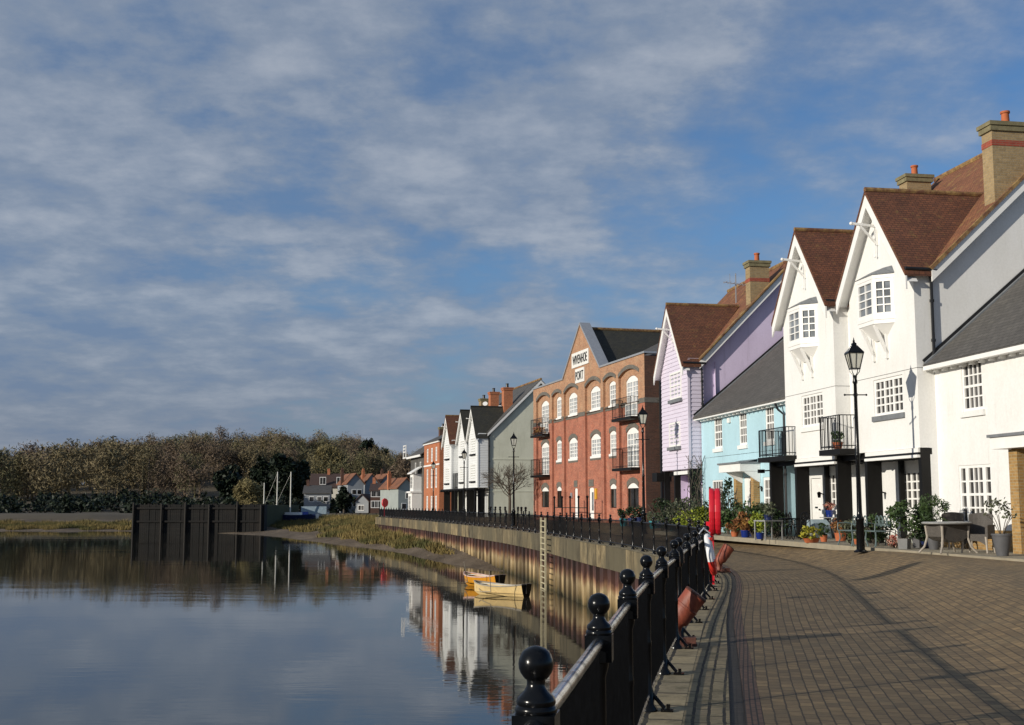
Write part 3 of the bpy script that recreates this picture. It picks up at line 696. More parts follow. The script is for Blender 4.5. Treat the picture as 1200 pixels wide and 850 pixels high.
window(H1, 8.3, 9.55, 1.46, 2.76, 1.33, 2, 4, groups=2, mw=.05, gw=.10, fw=.09, sill='white')
window(H1, 4.45, 4.95, 6.6, 8.1, .5, 1, 4, fw=.08, mw=.05, name='slit_window')
for a, b, nm in ((5.0, 5.95, 'white'), (9.75, 10.65, 'white')):
    mb = MB(); mb.box(a+.03, b-.03, -1.36, -1.33, .45, 2.58); 
    for z in (.7, 1.65): mb.box(a+.18, b-.18, -1.33, -1.315, z, z+.7)
    d = H1.part('door', mb, nm, uv=False); q = MB(); q.sphere((a+.14, -1.28, 1.45), .035); q.box(a+.38, a+.6, -1.33, -1.312, 1.5, 1.56); q.build('handle', M['iron'], d, uv=False)
    q = MB(); q.bar((a-.28, -1.28, 2.0), (a-.28, -1.12, 2.05), .04); q.lathe([(.05, -.12), (.08, .06), (.02, .1)], (a-.28, -1.1, 2.0), 8); H1.part('wall_lamp', q, 'iron', uv=False)
for x in (0.0, 3.37, 5.5, 8.9, 11.3):
    mb = MB(); mb.box(x+.003, x+.17, -.02, -.50, .46, 3.24); H1.part('porch_post', mb, 'black_wood')
    mb = MB(); mb.box(x+.02, x+.14, -1.12, -1.27, .46, 3.05); H1.part('porch_post', mb, 'black_wood')
mb = MB(); mb.box(-.0, 11.3, -.2, -.36, 3.06, 3.24); mb.box(0, 11.3, -1.1, -1.26, 3.0, 3.2)
for k in range(14): mb.box(.3+k*.7, .4+k*.7, -.36, -1.1, 2.98, 3.1)
H1.part('porch_beam', mb, 'black_wood')
for a, b in ((.05, 3.35), (5.55, 8.85)):
    mb = MB(); mb.box(a, b, .05, -.1, 3.12, 3.24); mb.box(a, b, .08, -.08, 2.97, 3.05); aw = H1.part('awning_cassette', mb, 'white', uv=False)
    q = MB(); q.box(a+.03, b-.03, .03, -.09, 3.05, 3.12); q.build('rolled_awning', M['iron_dull'], aw, uv=False)
balcony(H1, 4.03, 5.47, -.55, .5, 3.42, 4.47); balcony(H1, 8.85, 11.4, -.38, .52, 3.4, 4.40)
gutter(H1, 4.2, 5.5, .36, 8.3); gutter(H1, 9.7, 10.3, .36, 8.3)
mb = MB(); mb.tube([(-.2, .35, 8.38), (-.2, -.62, 8.36)], .055, 8); H1.part('gutter', mb, 'pipe', uv=False)
downpipe(H1, [(-.10, -.42, 8.36), (-.08, -.50, 8.05), (-.08, -.50, 5.75)])
mb = MB(); mb.tube([(5.3, .3, 8.38), (5.3, -.45, 8.36)], .05, 8); H1.part('gutter', mb, 'pipe', uv=False)
chimney(H1, .05, .6, 2.72, 4.0, 10.3, 12.98, 'brick_chim', band=12.25, pots=1)
chimney(H1, 9.0, 9.6, 4.75, 5.72, 11.8, 13.95, 'brick_chim', pots=1)

# ------------------------------------------------------------------ low white house on the right
H2 = House('low_white_house', 'low white rendered house with sash windows under a grey slate roof, nearest on the right', 'house', A0, AG, 'houses along the quay')
mb = MB(); e = -12.5
mb.wall(rect(e, 0, .4, 5.62), [rect(-2.47, -1.44, 4.16, 5.5), rect(-2.68, -1.08, 1.12, 2.7), rect(-6.6, -5.1, .45, 2.7), rect(-8.6, -7.5, 4.16, 5.5), rect(-11, -9.4, 1.12, 2.7)], front(.53), (0, -.1, 0))
mb.wall([(.53, .4), (10.4, .4), (10.4, 5.6), (5.5, 9.7), (.53, 5.6)], [], side(e)); mb.wall(rect(e, 0, .4, 5.6), [], front(10.4))
H2.part('walls', mb, 'render')
mb = MB(); mb.box(e, -.0, -.515, -.53, .4, .98); H2.part('plinth', mb, 'brick_yel')
mb = MB(); WR = lambda D: 5.72+.834*(D-.43)
slab_roof(mb, [(e-.2, -.18, WR(.18)+.1), (-.02, -.18, WR(.18)+.1), (-.02, -5.5, WR(5.5)+.1), (e-.2, -5.5, WR(5.5)+.1)], .1)
slab_roof(mb, [(e-.2, -5.5, WR(5.5)+.1), (-.02, -5.5, WR(5.5)+.1), (-.02, -10.7, 5.6), (e-.2, -10.7, 5.6)], .1)
r = H2.part('slate_roof', mb, 'slate')
q = MB(); q.bar((-.10, -.2, WR(.2)+.12), (-.10, -5.5, WR(5.5)+.12), .16, .05); q.build('lead_flashing', M['lead'], r)
q = MB(); q.bar((-.03, -.2, WR(.2)+.18), (-.03, -5.5, WR(5.5)+.18), .05, .12); q.build('flashing_edge', M['pipe'], r, uv=False)
mb = MB(); mb.box(e, -.05, -.16, -.30, 5.44, 5.56); mb.box(e, -.05, -.30, -.525, 5.46, 5.50)
for k in range(26): x = -.3-k*.47; mb.box(x-.03, x+.03, -.34, -.52, 5.38, 5.46)
H2.part('white_gutter', mb, 'white', uv=False)
window(H2, -2.47, -1.44, 4.16, 5.5, .56, 4, 4, sash=True, sill='render', fw=.08, mw=.04)
window(H2, -8.6, -7.5, 4.16, 5.5, .56, 4, 4, sash=True, sill='render')
window(H2, -2.3, -1.46, 1.12, 2.7, .56, 3, 4, sash=True, fw=.08, mw=.045)
window(H2, -2.68, -2.3, 1.12, 2.7, .56, 1, 4, sash=True, fw=.08, mw=.045, name='side_light'); window(H2, -1.46, -1.08, 1.12, 2.7, .56, 1, 4, sash=True, fw=.08, mw=.045, name='side_light')
window(H2, -11, -9.4, 1.12, 2.7, .56, 4, 4, sash=True)
lead_canopy(H2, -7.1, -4.25, -.42, .52, 3.0, 3.36)
for x in (-4.95, -6.85):
    mb = MB(); mb.box(x, x+.36, .15, -.52, .4, 2.99); H2.part('porch_pier', mb, 'brick_yel')
    mb = MB(); mb.prism([(x+.37, -.52, 2.99), (x+.37, .0, 2.99), (x+.37, -.3, 2.65), (x+.37, -.52, 2.5)], (.09, 0, 0)); H2.part('canopy_bracket', mb, 'white', uv=False)
mb = MB(); mb.box(-6.4, -5.3, -.56, -.6, .45, 2.6); H2.part('door', mb, 'brown_door', uv=False)

# ------------------------------------------------------------------ sky-blue house
H3 = House('blue_cottage', 'sky blue rendered cottage with narrow sash windows and a porch on yellow brick piers', 'house', A0, AG, 'houses along the quay')
mb = MB()
ws = [(18.15, 19.2), (15.15, 16.05), (12.2, 13.1)]
mb.wall([(9.71, 3.2), (11.45, 3.2), (11.45, .4), (20.95, .4), (20.95, 5.62), (9.71, 5.62)], [rect(a, b, 4.08, 5.52) for a, b in ws]+[rect(18.2, 19.6, 1.1, 2.7), rect(12.65, 13.5, 1.1, 2.7), rect(14.4, 15.6, .45, 2.75)], front(.55), (0, -.1, 0))
mb.wall(rect(.55, 1.3, .4, 3.2), [], side(11.45))
mb.wall(rect(9.71, 20.95, .4, 5.6), [], front(10.4)); mb.wall(rect(.55, 10.4, .4, 5.6), [], side(20.95))
H3.part('walls', mb, 'blue')
mb = MB(); sA, sB = 9.92, 20.98
slab_roof(mb, [(sA, -.16, WR(.18)+.08), (sB, -.16, WR(.18)+.08), (sB, -5.5, WR(5.5)+.08), (sA, -5.5, WR(5.5)+.08)], .1)
slab_roof(mb, [(sA, -5.5, WR(5.5)+.08), (sB, -5.5, WR(5.5)+.08), (sB, -10.7, 5.6), (sA, -10.7, 5.6)], .1)
r = H3.part('slate_roof', mb, 'slate')
q = MB(); q.bar((20.86, -.2, WR(.2)+.10), (20.86, -5.5, WR(5.5)+.10), .16, .05); q.build('lead_flashing', M['lead'], r); q = MB(); q.bar((20.95, -.2, WR(.2)+.16), (20.95, -5.5, WR(5.5)+.16), .05, .12); q.build('flashing_edge', M['pipe'], r, uv=False)
mb = MB(); mb.box(9.72, 20.9, -.16, -.27, 5.44, 5.51); mb.box(9.72, 20.9, -.27, -.545, 5.46, 5.48)
for k in range(23): x = 10.0+k*.47; mb.box(x-.03, x+.03, -.30, -.54, 5.36, 5.48)
H3.part('white_gutter', mb, 'white', uv=False)
for a, b in ws: window(H3, a, b, 4.08, 5.52, .58, 3, 4, sash=True, sill='white', fw=.10, mw=.045)
window(H3, 18.2, 19.6, 1.1, 2.7, .58, 4, 4, sash=True, sill='white'); window(H3, 12.65, 13.5, 1.1, 2.7, .58, 2, 4, sash=True, fw=.12)
lead_canopy(H3, 13.75, 16.25, -.3, .54, 2.95, 3.33)
for x in (13.85, 15.8):
    mb = MB(); mb.box(x, x+.3, -.28, -.54, .4, 2.94); H3.part('porch_pier', mb, 'brick_yel')
    mb = MB(); mb.prism([(x-.1, -.54, 2.94), (x-.1, .15, 2.94), (x-.1, -.35, 2.6), (x-.1, -.54, 2.5)], (.09, 0, 0)); H3.part('canopy_bracket', mb, 'white', uv=False)
mb = MB(); mb.box(14.4, 15.6, -.60, -.64, .45, 2.74); mb.box(15.1, 15.6, -.57, -.6, .45, 2.74)
d = H3.part('door', mb, 'white', uv=False); q = MB(); q.box(14.55, 15.0, -.57, -.598, .5, 2.6); q.build('dark_panel', M['boat_dark'], d, uv=False)
mb = MB(); mb.bar((9.9, -.56, 3.72), (20.6, -.56, 3.72), .02); mb.bar((20.55, -.56, 3.72), (20.55, -.56, 1.3), .02); H3.part('cable', mb, 'pipe', uv=False)
mb = MB(); mb.bar((13.75, -.55, 2.35), (13.75, -.42, 2.3), .03)
for k in range(6): t = k*1.05; mb.tube([(13.6+.07*math.cos(t), -.52, 2.25+.1*math.sin(t)), (13.6+.07*math.cos(t+1.05), -.52, 2.25+.1*math.sin(t+1.05))], .018, 5)
H3.part('wall_bracket', mb, 'iron', uv=False)
downpipe(H3, [(11.2, -.2, 5.45), (11.15, -.30, 5.2), (10.9, -.42, 5.0), (10.9, -.42, .5)])
mb = MB(); mb.bar((11.9, -.5, 2.95), (11.75, .15, 2.9), .05); mb.box(11.68, 11.86, .3, .08, 2.82, 2.96); H3.part('security_lamp', mb, 'iron', uv=False)
mb = MB(); mb.box(17.0, 17.25, -.45, -.54, 5.1, 5.3); H3.part('alarm_box', mb, 'white', uv=False)

# ------------------------------------------------------------------ lilac house
H4 = House('lilac_house', 'lilac house with a weatherboarded gable bay and a brown tiled roof', 'house', A0, AG, 'houses along the quay')
L0, L1 = 21.05, 25.3; c = (L0+L1)/2
mb = MB(); rg_ = lambda z: (L0, L1) if z < 8.2 else (L0+(z-8.2)/1.3, L1-(z-8.2)/1.3)
boards(mb, 3.27, 10.95, rg_, 0, 0); boards(mb, 3.27, 8.35, lambda z: (-.72, 0), L0, 1)
mb.wall([(L0, 3.25), (L1, 3.25), (L1, 8.2), (c, 11.0), (L0, 8.2)], [], front(.004))
mb.box(L0-.05, L0+.03, .05, -.06, 3.25, 8.3)
H4.part('weatherboarding', mb, 'lilac_board', uv=False)
mb = MB(); LR = lambda D: 8.28+1.027*(D-.65); LRD = 5.35; LRZ = LR(LRD)
mb.wall([(.72, 3.25), (1.2, .4), (10, .4), (10, 8.3), (LRD, LRZ-.1), (.72, 8.2)], [], side(L0+.1)); mb.wall(rect(L0+.1, 30, .4, 8.3), [], front(10))
mb.wall([(2.9, .4), (10, .4), (10, 8.3), (LRD, LRZ-.1), (2.9, LR(2.9)-.1)], [], side(30)); mb.wall(rect(25.3, 30, .4, LR(2.9)), [], front(2.9)); mb.wall(rect(.7, 2.9, .4, LR(.7)), [], side(25.3)); mb.wall(rect(L0, 25.3, .4, 8.2), [rect(22.5, 23.5, .45, 2.6)], front(1.3), (0, -.08, 0)); mb.wall(rect(25.0, 25.3, .4, 8.2), [], front(1.29))
mb.face([(L0, 0, 3.25), (L1, 0, 3.25), (L1, -1.4, 3.25), (L0, -1.4, 3.25)]); mb.wall(rect(.0, .72, 3.25, 8.2), [], side(L1))
H4.part('walls', mb, 'lilac')
mb = MB(); s0, s1 = L0-.18, 30.2
slab_roof(mb, [(s0, -.5, LR(.5)+.13), (25.5, -.5, LR(.5)+.13), (25.5, -2.6, LR(2.6)+.13), (s1, -2.6, LR(2.6)+.13), (s1, -LRD, LRZ+.13), (s0, -LRD, LRZ+.13)], .13)
slab_roof(mb, [(s0, -LRD, LRZ+.13), (s1, -LRD, LRZ+.13), (s1, -10.3, 8.1), (s0, -10.3, 8.1)], .13)
mr = H4.part('main_roof', mb, 'tile_red')
q = MB(); q.tube([(s0, -LRD, LRZ+.15), (s1, -LRD, LRZ+.15)], .11, 8); q.build('ridge_tiles', M['tile_moss'], mr, uv=False)
q = MB(); q.bar((s0+.06, -.5, LR(.5)+.16), (s0+.06, -LRD, LRZ+.16), .38, .06); q.build('verge_tiles', M['tile_moss'], mr, uv=False)
q = MB(); P = [(s0-.03, -.5, LR(.5)+.06), (s0-.03, -LRD, LRZ+.06), (s0-.03, -LRD, LRZ-.3), (s0-.03, -.5, LR(.5)-.28)]
q.prism(P, (.05, 0, 0)); q.face([(s0, -.5, LR(.5)-.1), (s0, -LRD, LRZ-.1), (L0+.1, -LRD, LRZ-.1), (L0+.1, -.5, LR(.5)-.1)]); H4.part('verge_board', q, 'white', uv=False)
gable_roof(H4, c, (L1-L0)/2, 8.35, 11.2, -.38, .55, 3.3); bargeboards(H4, c, (L1-L0)/2, 8.35, 11.2, -.36)
hoist(H4, c, 9.95)
window(H4, 22.0, 23.75, 6.6, 7.9, -.06, 3, 2, 'glass_pale', fw=.09, mw=.05, sill='lead'); window(H4, 22.3, 24.0, 4.36, 5.52, -.06, 3, 2, 'glass_pale', fw=.09, mw=.05, sill='lead')
window(H4, 21.4, 22.2, 1.2, 2.6, 1.26, 2, 3, 'glass_pale'); mb = MB(); mb.box(22.55, 23.45, -1.34, -1.38, .45, 2.58); H4.part('door', mb, 'white', uv=False)
for x in (21.05, 23.4, 25.1):
    mb = MB(); mb.box(x+.003, x+.18, -.02, -.30 if x > 22 else -.5, .46, 3.24); H4.part('porch_post', mb, 'black_wood')
mb = MB(); mb.box(L0, 25.4, -.25, -.42, 3.0, 3.2); mb.box(25.2, 26.0, .35, -.4, 2.75, 3.18); H4.part('porch_beam', mb, 'black_wood')
mb = MB(); mb.box(21.3, 23.4, .04, -.06, 3.02, 3.18); H4.part('awning_cassette', mb, 'white', uv=False)
mb = MB(); mb.tube([(L0-.2, .3, 8.12), (L0-.2, -.8, 8.1)], .055, 8); H4.part('gutter', mb, 'pipe', uv=False)
downpipe(H4, [(L0-.1, -.5, 8.1), (L0-.1, -.62, 7.8), (L0-.1, -.62, 5.7), (L0-.1, -.3, 5.6)])
chimney(H4, 21.3, 21.9, 3.2, 4.15, 10.6, 13.1, 'brick_chim', band=12.1, pots=1)
mb = MB(); mb.bar((25, -3.85, 11.3), (25, -3.85, 13.2), .05); mb.bar((25, -3.2, 12.75), (25, -4.9, 12.55), .03)
for k in range(8): mb.bar((24.7, -3.3-k*.2, 12.74-k*.024), (25.3, -3.3-k*.2, 12.74-k*.024), .02)
mb.bar((24.6, -3.4, 12.4), (24.6, -3.4, 13.1), .02); H4.part('aerial', mb, 'metal_pale', uv=False)
# pavement in front of the houses
mb = MB(); mb.box(-13, 21, 1.72, -1.4, .3, .455); o = mb.build('pavement', M['path'], loc=(*A0, 0), rot=(0, 0, R(90+AG))); tag(o, kind='structure')

# ------------------------------------------------------------------ brick warehouse
W = House('brick_warehouse', 'three storey orange brick warehouse with arched windows and a central lettered gable', 'warehouse', (8.36, 75.0), 15, 'houses along the quay')
PZ, BZ = 11.15, 8.08
panels = [(.95, 4.75), (5.3, 7.85), (8.4, 11.85), (13.4, 16.95), (17.55, 20.1), (20.65, 24.55)]
wins = [(1.6, 3.8), (5.75, 7.1), (8.95, 11.1), (14.15, 16.25), (18.1, 19.4), (21.45, 23.65)]
holes = [arch(a, b, .55, 10.45 if k in (0, 2, 3, 5) else 10.35, .42 if b-a > 3 else .28) for k, (a, b) in enumerate(panels)]
mb = MB(); clip_lo = lambda h: h
# front skin split at the grey band: orange below, weathered tan above
def cutpoly(h, lo, hi):
    xs0, xs1 = h[0][0], h[1][0]
    if hi < 9: return rect(xs0, xs1, max(h[0][1], lo), hi)
    return [(xs0, lo), (xs1, lo)]+h[2:]
low = MB(); xs = [0]+[v for p_ in panels for v in p_]+[25.4]
for i in range(0, len(xs), 2):
    low.wall(rect(xs[i], xs[i+1], .3, 8.2), [], front(0))
for a, b in panels: low.wall(rect(a, b, .3, .55), [], front(0))
for a, b in panels:                                            # reveals of the tall recesses
    for x in (a, b): low.wall(rect(0, .17, .55, 8.2), [], side(x))
bk = MB(); whole = []
for k, (a, b) in enumerate(wins):
    big = k in (0, 5)
    hs = [arch(a, b, 3.98 if big else 5.05, 6.62, .30 if b-a > 1.5 else .16)]
    if k in (2, 3): g = (10.5, 11.6) if k == 2 else (14.2, 15.0); hs.append(arch(g[0], g[1], .5, 2.85, .1))
    else: hs.append(arch(a+(.1), b-.05, 1.4, 3.02, .3 if b-a > 1.5 else .16))
    pa, pb = panels[k]
    bk.wall(rect(pa, pb, .3, 8.2), hs, front(.17), (0, -.16, 0))
bt = MB()
for k, (a, b) in enumerate(wins):
    big = k in (0, 5); pa, pb = panels[k]
    bt.wall(rect(pa, pb, 8.2, 10.5), [arch(a, b, 7.28 if False else (8.21 if big else 8.36), 10.0, .32 if b-a > 1.5 else .18)], front(.17), (0, -.16, 0))
W.part('lower_brick_wall', low, 'brick_wh'); W.part('recessed_brick_panel', bk, 'brick_wh')
up = MB(); up.wall([(0, 8.2), (25.4, 8.2), (25.4, PZ), (17.05, PZ), (12.72, 14.85), (8.45, PZ), (0, PZ)], [cutpoly(h, 8.2, 11) for h in holes], front(0), (0, -.17, 0))
W.part('upper_brick_wall', up, 'brick_top'); W.part('recessed_upper_panel', bt, 'brick_top')
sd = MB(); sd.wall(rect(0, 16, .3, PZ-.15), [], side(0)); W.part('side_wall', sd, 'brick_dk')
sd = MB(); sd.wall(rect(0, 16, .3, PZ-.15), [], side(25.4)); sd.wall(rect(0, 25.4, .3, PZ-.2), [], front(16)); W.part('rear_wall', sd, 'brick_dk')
def GB(*a): g = MB(); g.box(*a); W.part('grey_brick_band', g, 'brick_grey')
for i in range(0, len(xs), 2): GB(xs[i]+(.0 if i else -.02), xs[i+1]+(0 if i < len(xs)-2 else .02), .03, -.0, BZ-.06, BZ+.26)
for k, (a, b) in enumerate(panels):
    w0, w1 = wins[k]
    if k in (0, 5): GB(a, w0-.02, -.15, -.18, BZ-.06, BZ+.26); GB(w1+.02, b, -.15, -.18, BZ-.06, BZ+.26)
    else: GB(a, b, -.14, -.18, BZ-.06, BZ+.26)
GB(-.03, -.0, 0, -2.2, BZ-.06, BZ+.26)
ga = MB()
def archband(a0, a1, z1, rise, th, y0, y1):
    inn = arch(a0, a1, 0, z1, rise, 10)[2:]; out = arch(a0-.06, a1+.06, 0, z1+th, rise*1.05, 10)[2:]
    for i in range(len(inn)-1):
        P = [(inn[i][0], y0, inn[i][1]), (inn[i+1][0], y0, inn[i+1][1]), (out[i+1][0], y0, out[i+1][1]), (out[i][0], y0, out[i][1])]; ga.prism(P, (0, y1-y0, 0))
for k, h in enumerate(holes): archband(panels[k][0], panels[k][1], h[2+4][1], .42 if panels[k][1]-panels[k][0] > 3 else .28, .26, .03, -.0)
for k, (a, b) in enumerate(wins):
    archband(a, b, 6.62, .30 if b-a > 1.5 else .16, .30, -.14, -.175)
    if k not in (2, 3): archband(a+.1, b-.05, 3.02, .3 if b-a > 1.5 else .16, .36, -.14, -.175)
    else: g = (10.5, 11.6) if k == 2 else (14.2, 15.0); ga.box(g[0], g[1], -.14, -.175, 2.9, 3.4)
    if k not in (0, 5):
        ga.box(a-.1, b+.1, -.14, -.175, 4.75, 5.04)
W.part('grey_brick_arch', ga, 'brick_grey')
for k, (a, b) in enumerate(wins):
    big = k in (0, 5); ri = .32 if b-a > 1.5 else .18; cols = {0: 2, 5: 2, 1: 2, 4: 2, 2: 2, 3: 2}[k]; gr = 2 if b-a > 1.5 else 1
    kw = dict(archfill=True, rise=ri, fw=.11, mw=.055, gw=.13, groups=gr)
    window(W, a, b, 8.21 if big else 8.36, 10.0, .23, 2 if gr == 2 else 3, 4, 'glass_pale', sill=None if big else 'white', **kw)
    window(W, a, b, 3.98 if big else 5.05, 6.62, .23, 2 if gr == 2 else 3, 6 if big else 4, 'glass_pale', sill=None if big else 'white', **kw)
    if big:
        window(W, a, b, 7.28, 8.2, .10, 2, 2, 'glass_pale', fw=.11, mw=.055, gw=.13, groups=2)
    if k not in (2, 3):
        f = window(W, a+.1, b-.05, 1.4, 3.02, .25, 1, 1, 'glass', archfill=True, rise=ri, fw=.05, groups=gr, gw=.05, frame='black_wood')
        q = MB(); q.prism([(x, -.205, z) for x, z in arch(a+.1, b-.05, 2.68, 3.02, ri)], (0, -.04, 0)); q.build('arch_panel', M['white'], f, uv=False)
mb = MB(); mb.box(10.55, 11.55, -.23, -.29, .5, 2.82); d = W.part('door', mb, 'white', uv=False)
q = MB(); q.box(10.75, 11.1, -.215, -.229, 1.2, 2.5); q.build('door_glass', M['glass_grey'], d, uv=False)
mb = MB(); mb.box(14.25, 14.95, -.23, -.29, .5, 2.82); W.part('door', mb, 'white', uv=False)
mb = MB(); mb.box(9.75, 10.15, -.09, -.175, 2.0, 2.75); W.part('notice_board', mb, 'yellow', uv=False)
mb = MB(); mb.box(15.4, 15.75, -.09, -.175, 2.1, 2.5); W.part('wall_plate', mb, 'metal_pale', uv=False)
for s0, s1 in ((1.05, 4.5), (20.9, 24.2)):
    for z in (7.25, 4.0): balcony(W, s0, s1, -.55, .14, z, z+1.25, step_=.2)
mb = MB()                                                      # window boxes and hanging plants on the far balconies
pr = random.Random(3)
for k in range(200): mb.leaf((pr.uniform(21.2, 24), pr.uniform(.2, .5), 7.3+pr.random()*.5), .2, pr)
W.part('balcony_plants', mb, 'leaf_brown', uv=False)
# coping and roofs
cp = MB()
for a, b in (((-.1, PZ), (8.5, PZ)), ((17.0, PZ), (25.5, PZ))): cp.bar((a[0], -.12, a[1]+.05), (b[0], -.12, b[1]+.05), .42, .12)
for sx in (-1, 1): cp.bar((12.72, -.3, 14.92), (12.72+sx*4.35, -.3, PZ+.06), .8, .14)
cp.bar((-.02, .08, PZ+.05), (-.02, -16, PZ-.08), .3, .12)
W.part('stone_coping', cp, 'metal_pale', uv=False)
rf = MB()
for sx in (-1, 1): slab_roof(rf, [(12.72, -.6, 14.5), (12.72, -12, 14.5), (12.72+sx*4.6, -12, 10.5), (12.72+sx*4.6, -.6, 10.5)], .1)
r = W.part('gable_roof', rf, 'slate_dk'); q = MB(); q.tube([(12.72, -.6, 14.55), (12.72, -12, 14.55)], .12, 8); q.build('ridge_tiles', M['tile_moss'], r, uv=False)
rf = MB()
for s0, s1 in ((.15, 25.3),):
    slab_roof(rf, [(s0, -.4, 11.0), (s1, -.4, 11.0), (s1-2, -8, 14.6), (s0+4.5, -8, 14.6)], .1); slab_roof(rf, [(s0+4.5, -8, 14.6), (s1-2, -8, 14.6), (s1, -15.8, 11), (s0, -15.8, 11)], .1); rf.face([(s0, -.4, 11), (s0+4.5, -8, 14.6), (s0, -15.8, 11)])
W.part('slate_roof', rf, 'slate_grey')
downpipe(W, [(-.08, -1.0, 10.7), (-.08, -1.0, .5)], .07)
mb = MB(); mb.box(-.3, -.02, -.8, -1.25, 10.3, 10.75); W.part('rainwater_hopper', mb, 'pipe', uv=False)
# sign boards with their lettering
def lettering(txt, H, c, z, w_, h_, y):
    cu = bpy.data.curves.new('lettering', 'FONT'); cu.body = txt; cu.align_x = 'CENTER'; cu.align_y = 'CENTER'; cu.size = 1; cu.extrude = .01; cu.offset = .006
    o = bpy.data.objects.new('lettering', cu); col.objects.link(o); bpy.context.view_layer.update()
    me = bpy.data.meshes.new_from_object(o.evaluated_get(bpy.context.evaluated_depsgraph_get())); bpy.data.objects.remove(o)
    xs_ = [v.co.x for v in me.vertices]; ys_ = [v.co.y for v in me.vertices]; bw, bh = max(xs_)-min(xs_), max(ys_)-min(ys_); mx, my = (max(xs_)+min(xs_))/2, (max(ys_)+min(ys_))/2
    for v in me.vertices:
        x, yy, zc = v.co; v.co = (c-(x-mx)/bw*w_, y+zc, z+(yy-my)/bh*h_)          # seen from the river, so the text runs towards us
    me.materials.clear(); me.materials.append(M['letter']); ob = bpy.data.objects.new('lettering', me); col.objects.link(ob); return ob
for txt, a, b, z0, z1 in (('WIVENHOE', 10.85, 14.75, 11.75, 12.85), ('PORT', 11.85, 13.95, 10.55, 11.6)):
    mb = MB(); mb.box(a, b, .06, -.0, z0, z1); sg = W.part('sign_board', mb, 'sign', uv=False)
    lo = lettering(txt, W, (a+b)/2, (z0+z1)/2, (b-a)*.86, (z1-z0)*.62, .075); lo.parent = sg

# ------------------------------------------------------------------ far white weatherboarded row with pale green gable end
F0 = (-3.3, 116.0)
H5 = House('weatherboarded_house', 'white weatherboarded house with three narrow gables and a pale green gable end', 'house', F0, 14.5, 'houses along the quay')
mb = MB()
for a in (-.05, 4.95, 12.65):
    b = a+4.2; c = (a+b)/2
    boards(mb, 3.25, 10.9, lambda z: (a, b) if z < 8.3 else (a+(z-8.3)/1.28, b-(z-8.3)/1.28), 0, 0, .24, .04)
    boards(mb, 3.25, 8.5, lambda z: (-1.0, 0), a, 1, .24, .04); boards(mb, 3.25, 8.5, lambda z: (-1.0, 0), b, 1, .24, -.04)
    mb.wall([(a, 3.25), (b, 3.25), (b, 8.3), (c, 11), (a, 8.3)], [], front(.01))
    mb.box(a-.06, a+.05, .06, -.08, 3.25, 8.4)
mb.wall(rect(0, 16.9, 3.2, 8.4), [], front(1.02)); mb.wall(rect(0, 16.9, .4, 3.25), [(k*2+1.2, .5) and rect(k*2+1.2, k*2+2.0, .5, 2.5) for k in range(7)], front(1.9), (0, -.1, 0))
for a in (-.05, 4.95, 12.65): mb.face([(a, 0, 3.25), (a+4.2, 0, 3.25), (a+4.2, -1.9, 3.25), (a, -1.9, 3.25)])
H5.part('weatherboarding', mb, 'board_white')
mb = MB(); FR = lambda D: 8.55+.985*(D-1.0); FD = 6.3; FZ = FR(FD)
mb.wall([(1.03, .3), (12.2, .3), (12.2, 8.3), (FD, FZ-.1), (1.05, 8.5)], [], side(-.04)); mb.wall([(1.03, .3), (12.2, .3), (12.2, 8.3), (FD, FZ-.1), (1.05, 8.5)], [], side(16.9)); mb.wall(rect(0, 16.9, .3, 8.4), [], front(12.2)); mb.box(-.08, -.04, -1.05, -12, 5.95, 6.05); mb.box(-.08, -.04, -1.05, -12, 2.85, 2.93)
H5.part('green_gable_end', mb, 'green_render')
mb = MB(); slab_roof(mb, [(-.25, -.8, FR(.8)+.12), (17.1, -.8, FR(.8)+.12), (17.1, -FD, FZ+.12), (-.25, -FD, FZ+.12)], .12); slab_roof(mb, [(-.25, -FD, FZ+.12), (17.1, -FD, FZ+.12), (17.1, -12.5, 8.2), (-.25, -12.5, 8.2)], .12)
r = H5.part('main_roof', mb, 'slate_grey'); q = MB(); q.tube([(-.25, -FD, FZ+.16), (17.1, -FD, FZ+.16)], .12, 8); q.build('ridge_tiles', M['tile_moss'], r, uv=False)
q = MB(); q.prism([(-.3, -.9, FR(.9)+.02), (-.3, -FD, FZ+.02), (-.3, -12.4, 8.2), (-.3, -12.4, 7.95), (-.3, -FD, FZ-.26), (-.3, -.9, FR(.9)-.24)], (.05, 0, 0)); H5.part('verge_board', q, 'white', uv=False)
for a, mt in ((-.05, 'slate_dk'), (4.95, 'slate_dk'), (12.65, 'tile')):
    c = a+2.1; gable_roof(H5, c, 2.1, 8.45, 11.25, -.3, 1.0, 3.6, mt); bargeboards(H5, c, 2.1, 8.45, 11.25, -.28); hoist(H5, c, 10.0, .7, .6)
    window(H5, a+1.0, a+3.0, 6.55, 8.1, -.06, 2, 2, 'louvre', fw=.06, sill='black_wood', silld=.1); window(H5, a+1.0, a+3.1, 3.9, 5.55, -.06, 2, 2, 'louvre', fw=.06, sill='black_wood', silld=.1)
    for x in (a+.03, a+4.05):
        mb = MB(); mb.box(x, x+.16, -.02, -.7, .4, 3.2); H5.part('porch_post', mb, 'black_wood')
for k in range(7): mb = MB(); mb.box(k*2+1.2, k*2+2.0, -1.95, -2.0, .5, 2.5); H5.part('door' if k % 2 else 'door', mb, 'glass' if k % 2 else 'white', uv=False)
for z in (5.3,): 
    for a, b in ((4.2, 4.9), (9.2, 12.6)): balcony(H5, a+.05, b-.05, .2, 1.0, 3.3, 4.9, step_=.18)
mb = MB(); mb.box(-.2, 17, .35, .2, 3.08, 3.24)
for k in range(12): mb.box(k*1.5-.1, k*1.5+.1, .45, -1.2, 2.95, 3.08)
